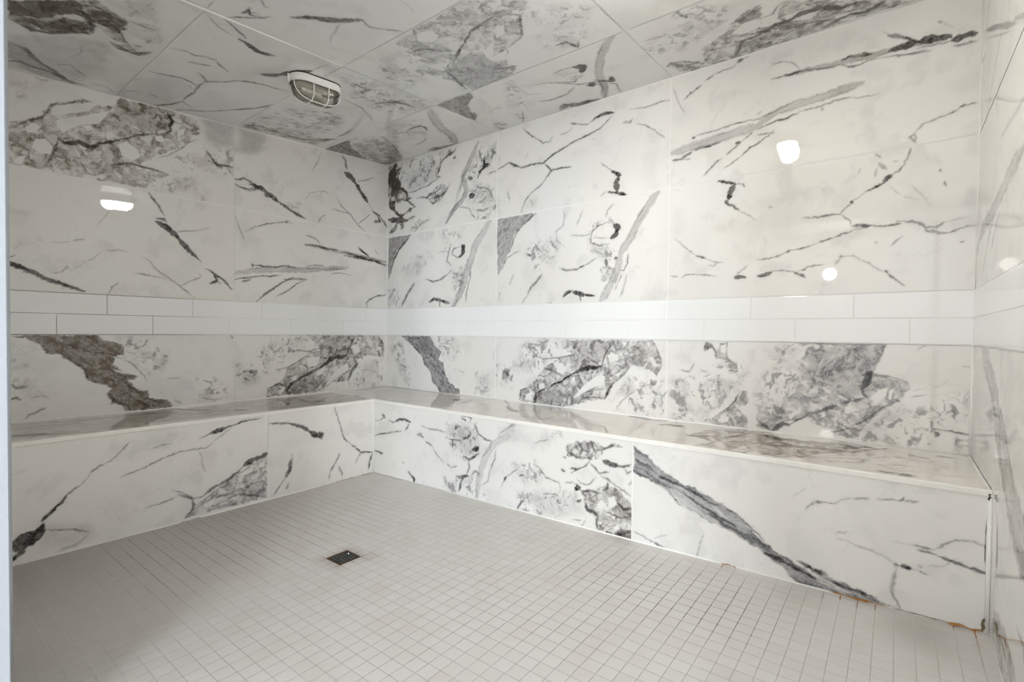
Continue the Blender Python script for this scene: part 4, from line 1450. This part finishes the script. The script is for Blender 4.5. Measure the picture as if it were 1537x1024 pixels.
# ------------------------------------------------------------------ floor
def floor_mesh():
    x = np.arange(0, LX+.001, .0092); y = np.arange(0, 2.62, .0092)
    X, Y = np.meshgrid(x, y); Yn = -Y
    nz = lambda s, sd: fbm(X*s, Y*s, sd, 3)
    # darkness of the joints that run along y (constant x) and along x (constant y)
    g1 = np.exp(-(((X-2.72)/.45)**2+((Yn+.90)/.30)**2))*1.4
    g2 = np.exp(-(((X-2.35)/.75)**2+((Yn+1.30)/.45)**2))*.8
    g3 = np.exp(-(((X-1.9)/.6)**2+((Yn+1.9)/.4)**2))*.5
    base = .40+.0*X
    kx = np.clip(np.maximum.reduce([g1*1.05, g2*.8, g3*.7, base])*(.55+.9*nz(3.0, 1)), 0, 1)
    gl = np.exp(-(((X-.95)/.50)**2+((Yn+1.55)/.75)**2))*1.35
    lines = .35+.65*vn(np.floor((Y-1.414)/.05+.5)*.93+X*1.6, X*1.1, 8)
    ky = np.clip(np.maximum.reduce([g1*.62, g2*.62, g3*.75, gl*lines*1.9, base*.8])*(.55+.9*nz(2.6, 4)), 0, 1)
    kx *= 1-.75*np.exp(-(((X-.9)/.5)**2+((Yn+1.6)/.6)**2))
    # far corner is nearly washed out, as is the strip by the right wall
    far = sstep(.0, 1.0, (X-.55)+(-.56-Yn)*1.0); kx *= .35+.65*far; ky *= .4+.6*far
    rw = sstep(3.05, 3.3, X); kx *= 1-.35*rw; ky *= 1-.6*rw
    kx = kx*sstep(.0, .14, -DR-Yn); ky = ky*sstep(0, .1, -DR-Yn)
    # rust round the drain and along the bench foot
    r = np.zeros_like(X)
    dd = np.maximum(abs(X-1.5985), abs(Yn+1.4645))
    r = np.maximum(r, np.exp(-((dd-.055)/.030)**2)*(.35+1.6*nz(16, 9)))
    r = np.maximum(r, np.exp(-(((X-1.67)/.05)**2+((Yn+1.40)/.05)**2))*.8)
    def spot(cx, cy, sx, sy, a): return np.exp(-(((X-cx)/sx)**2+((Yn-cy)/sy)**2))*a
    for q in RUSTS: r = np.maximum(r, spot(*q))
    tone = np.clip(sstep(1.9, -.1, (X-.57)*.8+(Yn+2.45)*.7)*.80, 0, 1)  # front left: entrance wall's shade and brown dirt painted into the tile colour
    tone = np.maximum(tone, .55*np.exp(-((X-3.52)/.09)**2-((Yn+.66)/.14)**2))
    ny, nx = X.shape
    co = np.stack([X, Yn, zf(X, Yn)], -1).reshape(-1, 3)
    i = np.arange(nx*ny).reshape(ny, nx); fa = np.stack([i[:-1, :-1], i[1:, :-1], i[1:, 1:], i[:-1, 1:]], -1).reshape(-1, 4)
    # leave the drain opening out
    cxm = co[fa].mean(1); keep = ~((abs(cxm[:, 0]-1.5985) < .044) & (abs(cxm[:, 1]+1.4645) < .044)); fa = fa[keep]
    me = bpy.data.meshes.new('floor'); me.vertices.add(len(co)); me.vertices.foreach_set('co', co.astype(np.float32).ravel())
    me.loops.add(fa.size); me.loops.foreach_set('vertex_index', fa.astype(np.int32).ravel())
    me.polygons.add(len(fa)); me.polygons.foreach_set('loop_start', np.arange(0, fa.size, 4, dtype=np.int32)); me.update(calc_edges=True)
    one = np.ones_like(X)
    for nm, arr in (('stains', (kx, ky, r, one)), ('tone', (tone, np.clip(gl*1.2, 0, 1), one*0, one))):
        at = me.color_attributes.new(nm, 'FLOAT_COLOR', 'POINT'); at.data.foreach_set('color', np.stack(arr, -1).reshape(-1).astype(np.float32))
    return me
RUSTS = [(3.335, -.575, .09, .012, 1.0), (3.62, -.575, .05, .02, 1.2), (2.92, -.572, .03, .010, .8), (2.93, -.60, .10, .03, .25), (3.15, -.66, .06, .16, .22),
         (3.649, -.64, .012, .06, .6), (2.50, -.60, .06, .03, .3), (3.249, -.60, .006, .04, .8), (3.349, -.60, .006, .035, .8), (2.999, -.80, .004, .10, .35)]
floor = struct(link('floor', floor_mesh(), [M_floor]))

# ------------------------------------------------------------------ L-shaped bench
bench = thing('corner_bench', 'L-shaped marble-clad bench running along the left and back walls', 'bench', (0, 0, 0))
w = Slabs()
posFR = lambda U, V: np.stack([U, U*0-DR, V], -1)
JR = 2.498
w.panel(DL, JR-J, 0, HB-.012, .004, ST['FR'], posFR, bot=lambda U: zf(U, -DR))
w.panel(JR+J, LX-.012, 0, HB-.012, .004, ST['FR'], posFR, bot=lambda U: zf(U, -DR))
w.quad([(DL, -DR+.0015, -.01), (LX, -DR+.0015, -.01), (LX, -DR+.0015, HB-.006), (DL, -DR+.0015, HB-.006)])
w.build('front_panel', [M_marble, M_grout], bench)
w = Slabs()
posFL = lambda U, V: np.stack([U*0+DL, -U, V], -1)
JL = 1.290
w.panel(DR, JL-J, 0, HB-.012, .004, ST['FL'], posFL, bot=lambda U: zf(DL, -U), flip=True)
w.panel(JL+J, -YF-.004, 0, HB-.012, .004, ST['FL'], posFL, bot=lambda U: zf(DL, -U), flip=True)
w.quad([(DL-.0015, -DR, -.01), (DL-.0015, YF+.003, -.01), (DL-.0015, YF+.003, HB-.006), (DL-.0015, -DR, HB-.006)][::-1])
w.build('front_panel', [M_marble, M_grout], bench)
posS = lambda U, V: np.stack([U, -V, U*0+HB], -1)
w = Slabs()
TR = .011
for a, b in ((0.004, TX1-J*.6), (TX1+J*.6, LX-.012)):
    w.panel(a, b, .004, DR-TR, .006, ST['S'], posS, flip=True)
w.panel(.004, DL-TR, DR-TR+J, -YF-.004, .006, ST['S'], posS, flip=True)
w.quad([(0, 0, HB-.001), (LX-.003, 0, HB-.001), (LX-.003, -DR+.002, HB-.001), (0, -DR+.002, HB-.001)][::-1])
w.quad([(0, -DR, HB-.001), (DL-.002, -DR, HB-.001), (DL-.002, YF+.003, HB-.001), (0, YF+.003, HB-.001)][::-1])
w.build('seat', [M_seat, M_grout], bench)
bm = bmesh.new()      # rounded white edge trim under the lip of the seat
def trim_bar(bm, p, q, out):
    p, q, out = Vector(p), Vector(q), Vector(out); prof = []
    for d, z in ((-TR-.001, .0005), (-.002, .0012), (.002, -.0008), (.0035, -.004), (.0038, -.017), (.002, -.0195), (-.002, -.0195)):
        prof.append(out*d+Vector((0, 0, z)))
    A = [bm.verts.new(p+v) for v in prof]; B = [bm.verts.new(q+v) for v in prof]; n = len(prof)
    for k_ in range(n): bm.faces.new((A[k_], A[(k_+1) % n], B[(k_+1) % n], B[k_]))
    bm.faces.new(A[::-1]); bm.faces.new(B)
trim_bar(bm, (DL-.003, -DR, HB), (LX-.002, -DR, HB), (0, -1, 0)); bmesh.ops.recalc_face_normals(bm, faces=bm.faces)
from_bm('edge_trim', bm, [M_trim], bench)
bm = bmesh.new()
trim_bar(bm, (DL, -DR+.003, HB), (DL, YF+.004, HB), (1, 0, 0)); bmesh.ops.recalc_face_normals(bm, faces=bm.faces)
from_bm('edge_trim', bm, [M_trim], bench)

# ------------------------------------------------------------------ silicone beads (trim)
def bead(name, pts, r, mat=None, kind=True, parent=None):
    bm = bmesh.new(); tube(bm, pts, r, 8); o = from_bm(name, bm, [mat or M_caulk], parent, True)
    return struct(o) if parent is None else o
e = .0015
bead('trim_1', [(LX-e-.002, -e-.002, HB+.002), (LX-e-.002, -e-.002, ZB0)], .0062)
bead('trim_2', [(LX-e, -e, ZB1), (LX-e, -e, zc(LX, 0)-.002)], .0022)
bead('trim_3', [(e, -e, HB+.002), (e, -e, zc(0, 0)-.002)], .0024)
bead('trim_4', [(e, -e, HB+.001), (LX-e, -e, HB+.001)], .0038)
bead('trim_5', [(e, -e, HB+.001), (e, YF+e, HB+.001)], .0034)
bead('trim_6', [(DL+.001, -DR-.001, zf(DL, -DR)+.001), (LX-e, -DR-.001, zf(LX, -DR)+.001)], .0046)
bead('trim_7', [(DL+.001, -DR-.001, zf(DL, -DR)+.001), (DL+.001, YF+e, zf(DL, YF)+.001)], .0036)
bead('trim_8', [(DL+.001, -DR-.001, zf(DL, -DR)+.002), (DL+.001, -DR-.001, HB-.014)], .0024)
bead('trim_9', [(LX-.007, -DR-.002, zf(LX, -DR)+.002), (LX-.006, -DR-.002, HB-.012)], .0062)
bead('trim_10', [(LX-e, -DR-.003, zf(LX, -DR)+.001), (LX-e, YF+.01, zf(LX, YF)+.001)], .004)
bead('trim_11', [(e, -e, zc(0, 0)-.003), (LX-e, -e, zc(LX, 0)-.003)], .0024)
bead('trim_13', [(1.228, -1.236, zc(1.228, -1.236)-.0005), (1.228, YF+.01, zc(1.228, YF)-.0005)], .0042)
bead('trim_12', [(e, -e, zc(0, 0)-.003), (e, YF+e, zc(0, YF)-.003)], .0024)
# rust and mould that has bled along the silicone at the foot of the bench
def stain(p, q, w, nrm, mat, seed=1, name='rust_stain'):
    """thin irregular film from p to q, up to w wide, lying across direction nrm"""
    bm = bmesh.new(); rs = np.random.RandomState(seed); p, q, nrm = Vector(p), Vector(q), Vector(nrm); n = 26
    ww = np.interp(np.linspace(0, 8, n+1), range(9), rs.uniform(.25, 1, 9))*np.minimum(1, np.minimum(np.arange(n+1), n-np.arange(n+1))/4+.05)*rs.uniform(.8, 1.1, n+1)
    sh = np.interp(np.linspace(0, 6, n+1), range(7), rs.uniform(-.3, .3, 7))
    A = [(bm.verts.new(p.lerp(q, i/n)+nrm*w*(sh[i]-ww[i]*.5)), bm.verts.new(p.lerp(q, i/n)+nrm*w*(sh[i]+ww[i]*.5))) for i in range(n+1)]
    for u_, v_ in zip(A[:-1], A[1:]): bm.faces.new((u_[0], v_[0], v_[1], u_[1]))
    return from_bm(name, bm, [mat], bench)
fz = lambda x, o=0: zf(x, -DR-o)
UP = (0, .7, .7); yb = -DR-.0048
stain((3.262, yb, fz(3.262)+.0049), (3.44, yb, fz(3.44)+.0049), .0085, UP, M_rust, 3)
stain((3.44, yb, fz(3.44)+.0049), (3.60, yb, fz(3.6)+.0049), .0035, UP, M_mould, 5, 'mould_stain')
stain((3.585, yb-.002, fz(3.585)+.0052), (3.672, yb-.002, fz(3.67)+.0052), .012, UP, M_rust, 8)
stain((2.885, yb, fz(2.885)+.0049), (2.95, yb, fz(2.95)+.0049), .0075, UP, M_rust, 11)
stain((3.668, -DR-.0105, fz(3.668)+.004), (3.668, -DR-.0105, fz(3.668)+.05), .010, (1, 0, 0), M_mould, 13, 'mould_stain')
for j_, (x_, l_) in enumerate(((3.299, .042), (3.399, .048), (2.899, .030), (3.649, .05))):
    stain((x_, -DR-.006, fz(x_)+.0012), (x_, -DR-.006-l_, fz(x_)+.0012), .0055, (1, 0, 0), M_rust, 20+j_)
stain((LX-.0145, -DR-.0016, .29), (LX-.0145, -DR-.0016, .44), .0024, (1, 0, 0), M_dark, 31, 'mould_stain')
stain((LX-.010, -DR-.0086, HB-.030), (LX-.008, -DR-.0086, HB-.008), .009, (1, 0, 0), M_dark, 33, 'mould_stain')

M_ochre = plain('yellowed_silicone', (.42, .33, .16), .7, vary=.5, scale=110)
for i_, (y0_, y1_, w_) in enumerate(((-.565, -.66, .008), (-.70, -.86, .005), (-1.64, -1.74, .004))):
    stain((DL+.0047, y0_, zf(DL, 0)+.0051), (DL+.0047, y1_, zf(DL, 0)+.0051), w_, (-.7, 0, .7), M_ochre if i_ < 2 else M_mould, 40+i_, 'mould_stain')
stain((DL+.004, -DR-.0036, zf(DL, 0)+.006), (DL+.004, -DR-.0036, zf(DL, 0)+.03), .007, (.7, -.7, 0), M_ochre, 47, 'mould_stain')

# ------------------------------------------------------------------ floor drain
drain = thing('floor_drain', 'small square floor drain with rusty rim and dark grid', 'drain', (1.5985, -1.4645, zf(1.5985, -1.4645)))
bm = bmesh.new(); s0, s1 = .0515, .0435
for a, b in (((-s0, -s0, -.012), (s0, -s1, .0016)), ((-s0, s1, -.012), (s0, s0, .0016)), ((-s0, -s1, -.012), (-s1, s1, .0016)), ((s1, -s1, -.012), (s0, s1, .0016))): box(bm, a, b)
bmesh.ops.bevel(bm, geom=[e_ for e_ in bm.edges], offset=.0006, segments=1, affect='EDGES')
from_bm('rim', bm, [M_ironrust], drain)
bm = bmesh.new()
nb = 6
for i in range(nb):
    p = -s1+(i+.5)*(2*s1/nb)+(s1/nb) if i < nb-1 else None
    if p is None: continue
    box(bm, (p-.0014, -s1-.0005, -.004), (p+.0014, s1+.0005, .0004)); box(bm, (-s1-.0005, p-.0014, -.0042), (s1+.0005, p+.0014, .0003))
box(bm, (-s1-.0005, -s1-.0005, -.004), (-s1+.002, s1+.0005, .0003)); box(bm, (s1-.002, -s1-.0005, -.004), (s1+.0005, s1+.0005, .0003))
from_bm('grate', bm, [M_iron], drain)
bm = bmesh.new(); box(bm, (-.045, -.045, -.06), (.045, .045, -.0125)); from_bm('sump', bm, [M_dark], drain)
bm = bmesh.new(); bmesh.ops.create_cone(bm, cap_ends=True, segments=12, radius1=.0035, radius2=.0028, depth=.002, matrix=Matrix.Translation((-.018, .036, .0012)))
from_bm('screw', bm, [plain('bright_screw', (.5, .48, .44), .3, metal=.8)], drain)

# ------------------------------------------------------------------ caged bulkhead lights
def stadium(hl, r, n=20):
    P = []
    for i in range(n+1):
        a = -math.pi/2+math.pi*i/n; P.append((r*math.cos(a), hl+r*math.sin(a)) if False else (math.cos(a+math.pi/2)*r, hl+math.sin(a+math.pi/2)*r))
    for i in range(n+1):
        a = math.pi/2+math.pi*i/n; P.append((math.cos(a+math.pi/2)*r, -hl+math.sin(a+math.pi/2)*r))
    return P
def loft(bm, rings, cap0=True, cap1=True):
    R = [[bm.verts.new(p) for p in r] for r in rings]
    for A, B in zip(R[:-1], R[1:]):
        for k_ in range(len(A)): bm.faces.new((A[k_], A[(k_+1) % len(A)], B[(k_+1) % len(A)], B[k_]))
    if cap0: bm.faces.new(R[0][::-1])
    if cap1: bm.faces.new(R[-1])
    bmesh.ops.recalc_face_normals(bm, faces=bm.faces)
HLF, RAD = .0725, .0675
def bulkhead(label, x, y, glow):
    t = thing('bulkhead_light', label, 'light', (x, y, zc(x, y)-.0012))
    t.rotation_euler = (math.atan(.06522), math.atan(.00528), math.radians(-1.5)); t['group'] = 'caged oval ceiling lights'
    ov = lambda r, z, h=HLF: [(a, b, z) for a, b in stadium(h, r)]
    bm = bmesh.new(); loft(bm, [ov(RAD+.0015, 0), ov(RAD+.0015, -.005)]); from_bm('gasket', bm, [M_rubber], t)
    bm = bmesh.new()
    loft(bm, [ov(RAD-.001, -.005), ov(RAD, -.008), ov(RAD+.0005, -.030), ov(RAD-.002, -.034), ov(RAD-.010, -.036)]); from_bm('housing', bm, [M_white_paint], t, False)
    bm = bmesh.new()     # glass bowl
    gr = [ov((RAD-.009)*math.cos(a)**.50 if a < 1.5 else .004, -.034-.080*math.sin(a)**1.15, HLF*(.97 if a < .8 else .97-.30*(a-.8))) for a in [i*math.pi/2/14 for i in range(14)]+[1.53]]
    loft(bm, gr, cap0=False); from_bm('glass_bowl', bm, [M_glow if glow else M_glass], t, True)
    bm = bmesh.new(); loft(bm, [ov(RAD-.014, -.0362), ov(RAD-.016, -.040)]); from_bm('reflector', bm, [M_reflector], t)
    if not glow:
        bm = bmesh.new(); loft(bm, [[(.009*math.cos(q*math.pi/6)-.005, y_, -.058+.009*math.sin(q*math.pi/6)) for q in range(12)] for y_ in (-.075, -.072, .030, .033)])
        from_bm('bulb', bm, [plain('frosted_bulb', (.75, .73, .68), .3)], t, True)
    bm = bmesh.new()
    tube(bm, ov(RAD-.002, -.0385), .0036, 8, closed=True)
    # lengthwise hoop over the crown and two cross hoops
    n = 28
    for x0 in (-.030, .030):
        ye = HLF+math.sqrt((RAD-.002)**2-x0*x0); pts = []
        for i in range(n+1):
            a = math.pi*i/n; c, s_ = math.cos(a), math.sin(a)
            pts.append((x0, math.copysign(abs(c)**.72, c)*ye, -.038-.083*s_**.75))
        tube(bm, pts, .0024, 8)
    for y0 in (-.042, .042):
        pts = []
        for i in range(n+1):
            a = math.pi*i/n; c, s_ = math.cos(a), math.sin(a)
            pts.append((math.copysign(abs(c)**.55, c)*(RAD-.003), y0, -.038-.084*s_**.85))
        tube(bm, pts, .0026, 8)
    from_bm('wire_guard', bm, [M_white_paint], t, True)
    for yy in (-1, 1):
        bm = bmesh.new(); bmesh.ops.create_cone(bm, cap_ends=True, segments=14, radius1=.006, radius2=.0055, depth=.036, matrix=Matrix.Translation((0, yy*(HLF+RAD+.003), -.024)))
        bmesh.ops.create_cone(bm, cap_ends=True, segments=12, radius1=.0035, radius2=.0035, depth=.006, matrix=Matrix.Translation((0, yy*(HLF+RAD+.003), -.045)))
        from_bm('screw_lug', bm, [M_white_paint], t)
    return t
bulkhead('unlit oval light with white wire cage on the marble ceiling, in view', .973, -1.237, False)
bulkhead('glowing oval caged ceiling light overhead towards the right wall, seen only as reflections', 2.832, -1.18, True)

# ------------------------------------------------------------------ doorway and the hall behind the camera
bm = bmesh.new()
box(bm, (DX0-.05, YF-.13, 0), (DX0, YF+.006, DZ+.05)); box(bm, (DX0-.02, YF-.13, -.02), (1.912, YF-.05, DZ+.02)); box(bm, (DX0, YF-.14, DZ), (LX-.001, YF+.006, DZ+.05))
box(bm, (LX-.02, YF-.14, 0), (LX+.03, YF-.004, DZ))
bmesh.ops.bevel(bm, geom=[e_ for e_ in bm.edges], offset=.002, segments=2, affect='EDGES')
struct(from_bm('door_1', bm, [M_alu]))
HX0, HX1, HY = -1.0, 5.7, -13.5
bm = bmesh.new(); box(bm, (HX0, HY, -.06), (HX1, YF-.17, .0)); struct(from_bm('floor_hall', bm, [M_hallfloor]))
bm = bmesh.new(); box(bm, (HX0, HY-.1, 0), (HX1, HY, 3.6)); struct(from_bm('wall_hall', bm, [M_hallwall]))
bm = bmesh.new(); fr = [(5.6, -6.2), (5.6, -2.9)]
hw = thing('hall_fill_panel', 'added unseen daylight window in the side of the hall', 'fill_panel', (5.6, -8.0, .4))  # glowing panel added out of view to brighten the far corner
box(bm, (0, -1.75, 0), (.08, -1.65, 2.3)); box(bm, (0, 1.65, 0), (.08, 1.75, 2.3)); box(bm, (0, -1.65, 0), (.08, 1.65, .1)); box(bm, (0, -1.65, 2.2), (.08, 1.65, 2.3)); box(bm, (0, -.03, .1), (.08, .03, 2.2))
from_bm('frame', bm, [M_alu], hw)
mw, ntw, bw = new_mat('fill_pane'); gw = N(ntw); nzw = gw('ShaderNodeTexNoise', i_Scale=1.5)
ntw.links.new(gw.mix(nzw.outputs['Fac'], rgb(.84, .92, 1), rgb(.92, .96, 1)), bw.inputs['Emission Color']); bw.inputs['Emission Strength'].default_value = FILL_PANEL
bm = bmesh.new(); box(bm, (.03, -1.66, .09), (.04, -.02, 2.21)); from_bm('pane', bm, [mw], hw)
bm = bmesh.new(); box(bm, (.03, .02, .09), (.04, 1.66, 2.21)); from_bm('pane', bm, [mw], hw)
gx, gy, gz = 2.16, -11.33, 2.46
pend = thing('globe_light', 'round white globe light in the hall, seen only as a reflection', 'light', (gx, gy, gz))
bm = bmesh.new(); bmesh.ops.create_uvsphere(bm, u_segments=24, v_segments=14, radius=.135)
mg, ntg, bg = new_mat('opal_glow'); gg = N(ntg); nz_ = gg('ShaderNodeTexNoise', i_Scale=3.0)
ntg.links.new(gg.mix(nz_.outputs['Fac'], rgb(1, .96, .9), rgb(1, .98, .94)), bg.inputs['Emission Color']); bg.inputs['Emission Strength'].default_value = 260
from_bm('globe', bm, [mg], pend, True)
bm = bmesh.new(); tube(bm, [(0, 0, .095), (0, 0, 1.14)], .012); from_bm('rod', bm, [M_alu], pend)
bm = bmesh.new(); box(bm, (gx-.6, gy-.6, 3.6), (gx+.6, gy+.6, 3.7)); struct(from_bm('ceiling_hall', bm, [M_hallwall]))

# ------------------------------------------------------------------ light
wd = bpy.data.worlds.new('hall_daylight'); bpy.context.scene.world = wd; wd.use_nodes = True
bgn = wd.node_tree.nodes['Background']; bgn.inputs[0].default_value = (.95, .97, 1.0, 1); bgn.inputs[1].default_value = WORLD = 1.15

# ------------------------------------------------------------------ camera
cam = bpy.data.cameras.new('camera'); co_ = bpy.data.objects.new('camera', cam); C.objects.link(co_)
cam.sensor_width = 36; cam.sensor_fit = 'HORIZONTAL'; cam.lens = 739.2/1537*36; cam.clip_start = .02
yaw, pitch, roll = .66176, -.01872, .00934
d = Vector((-math.sin(yaw)*math.cos(pitch), math.cos(yaw)*math.cos(pitch), math.sin(pitch)))
r = Vector((math.cos(yaw), math.sin(yaw), 0)); u = r.cross(d)
r2 = r*math.cos(roll)+u*math.sin(roll); u2 = r2.cross(d)
co_.matrix_world = Matrix(((r2.x, u2.x, -d.x, 3.43674), (r2.y, u2.y, -d.y, -2.67111), (r2.z, u2.z, -d.z, 1.00601), (0, 0, 0, 1)))
sc = bpy.context.scene; sc.camera = co_
sc.view_settings.view_transform = 'Standard'; sc.view_settings.look = 'None'; sc.view_settings.exposure = 0.22
sc.cycles.max_bounces = 6; sc.cycles.diffuse_bounces = 5; sc.cycles.glossy_bounces = 4; sc.cycles.use_denoising = True
sc.cycles.use_adaptive_sampling = True; sc.cycles.adaptive_threshold = .035
sc.cycles.caustics_reflective = False; sc.cycles.sample_clamp_indirect = 6
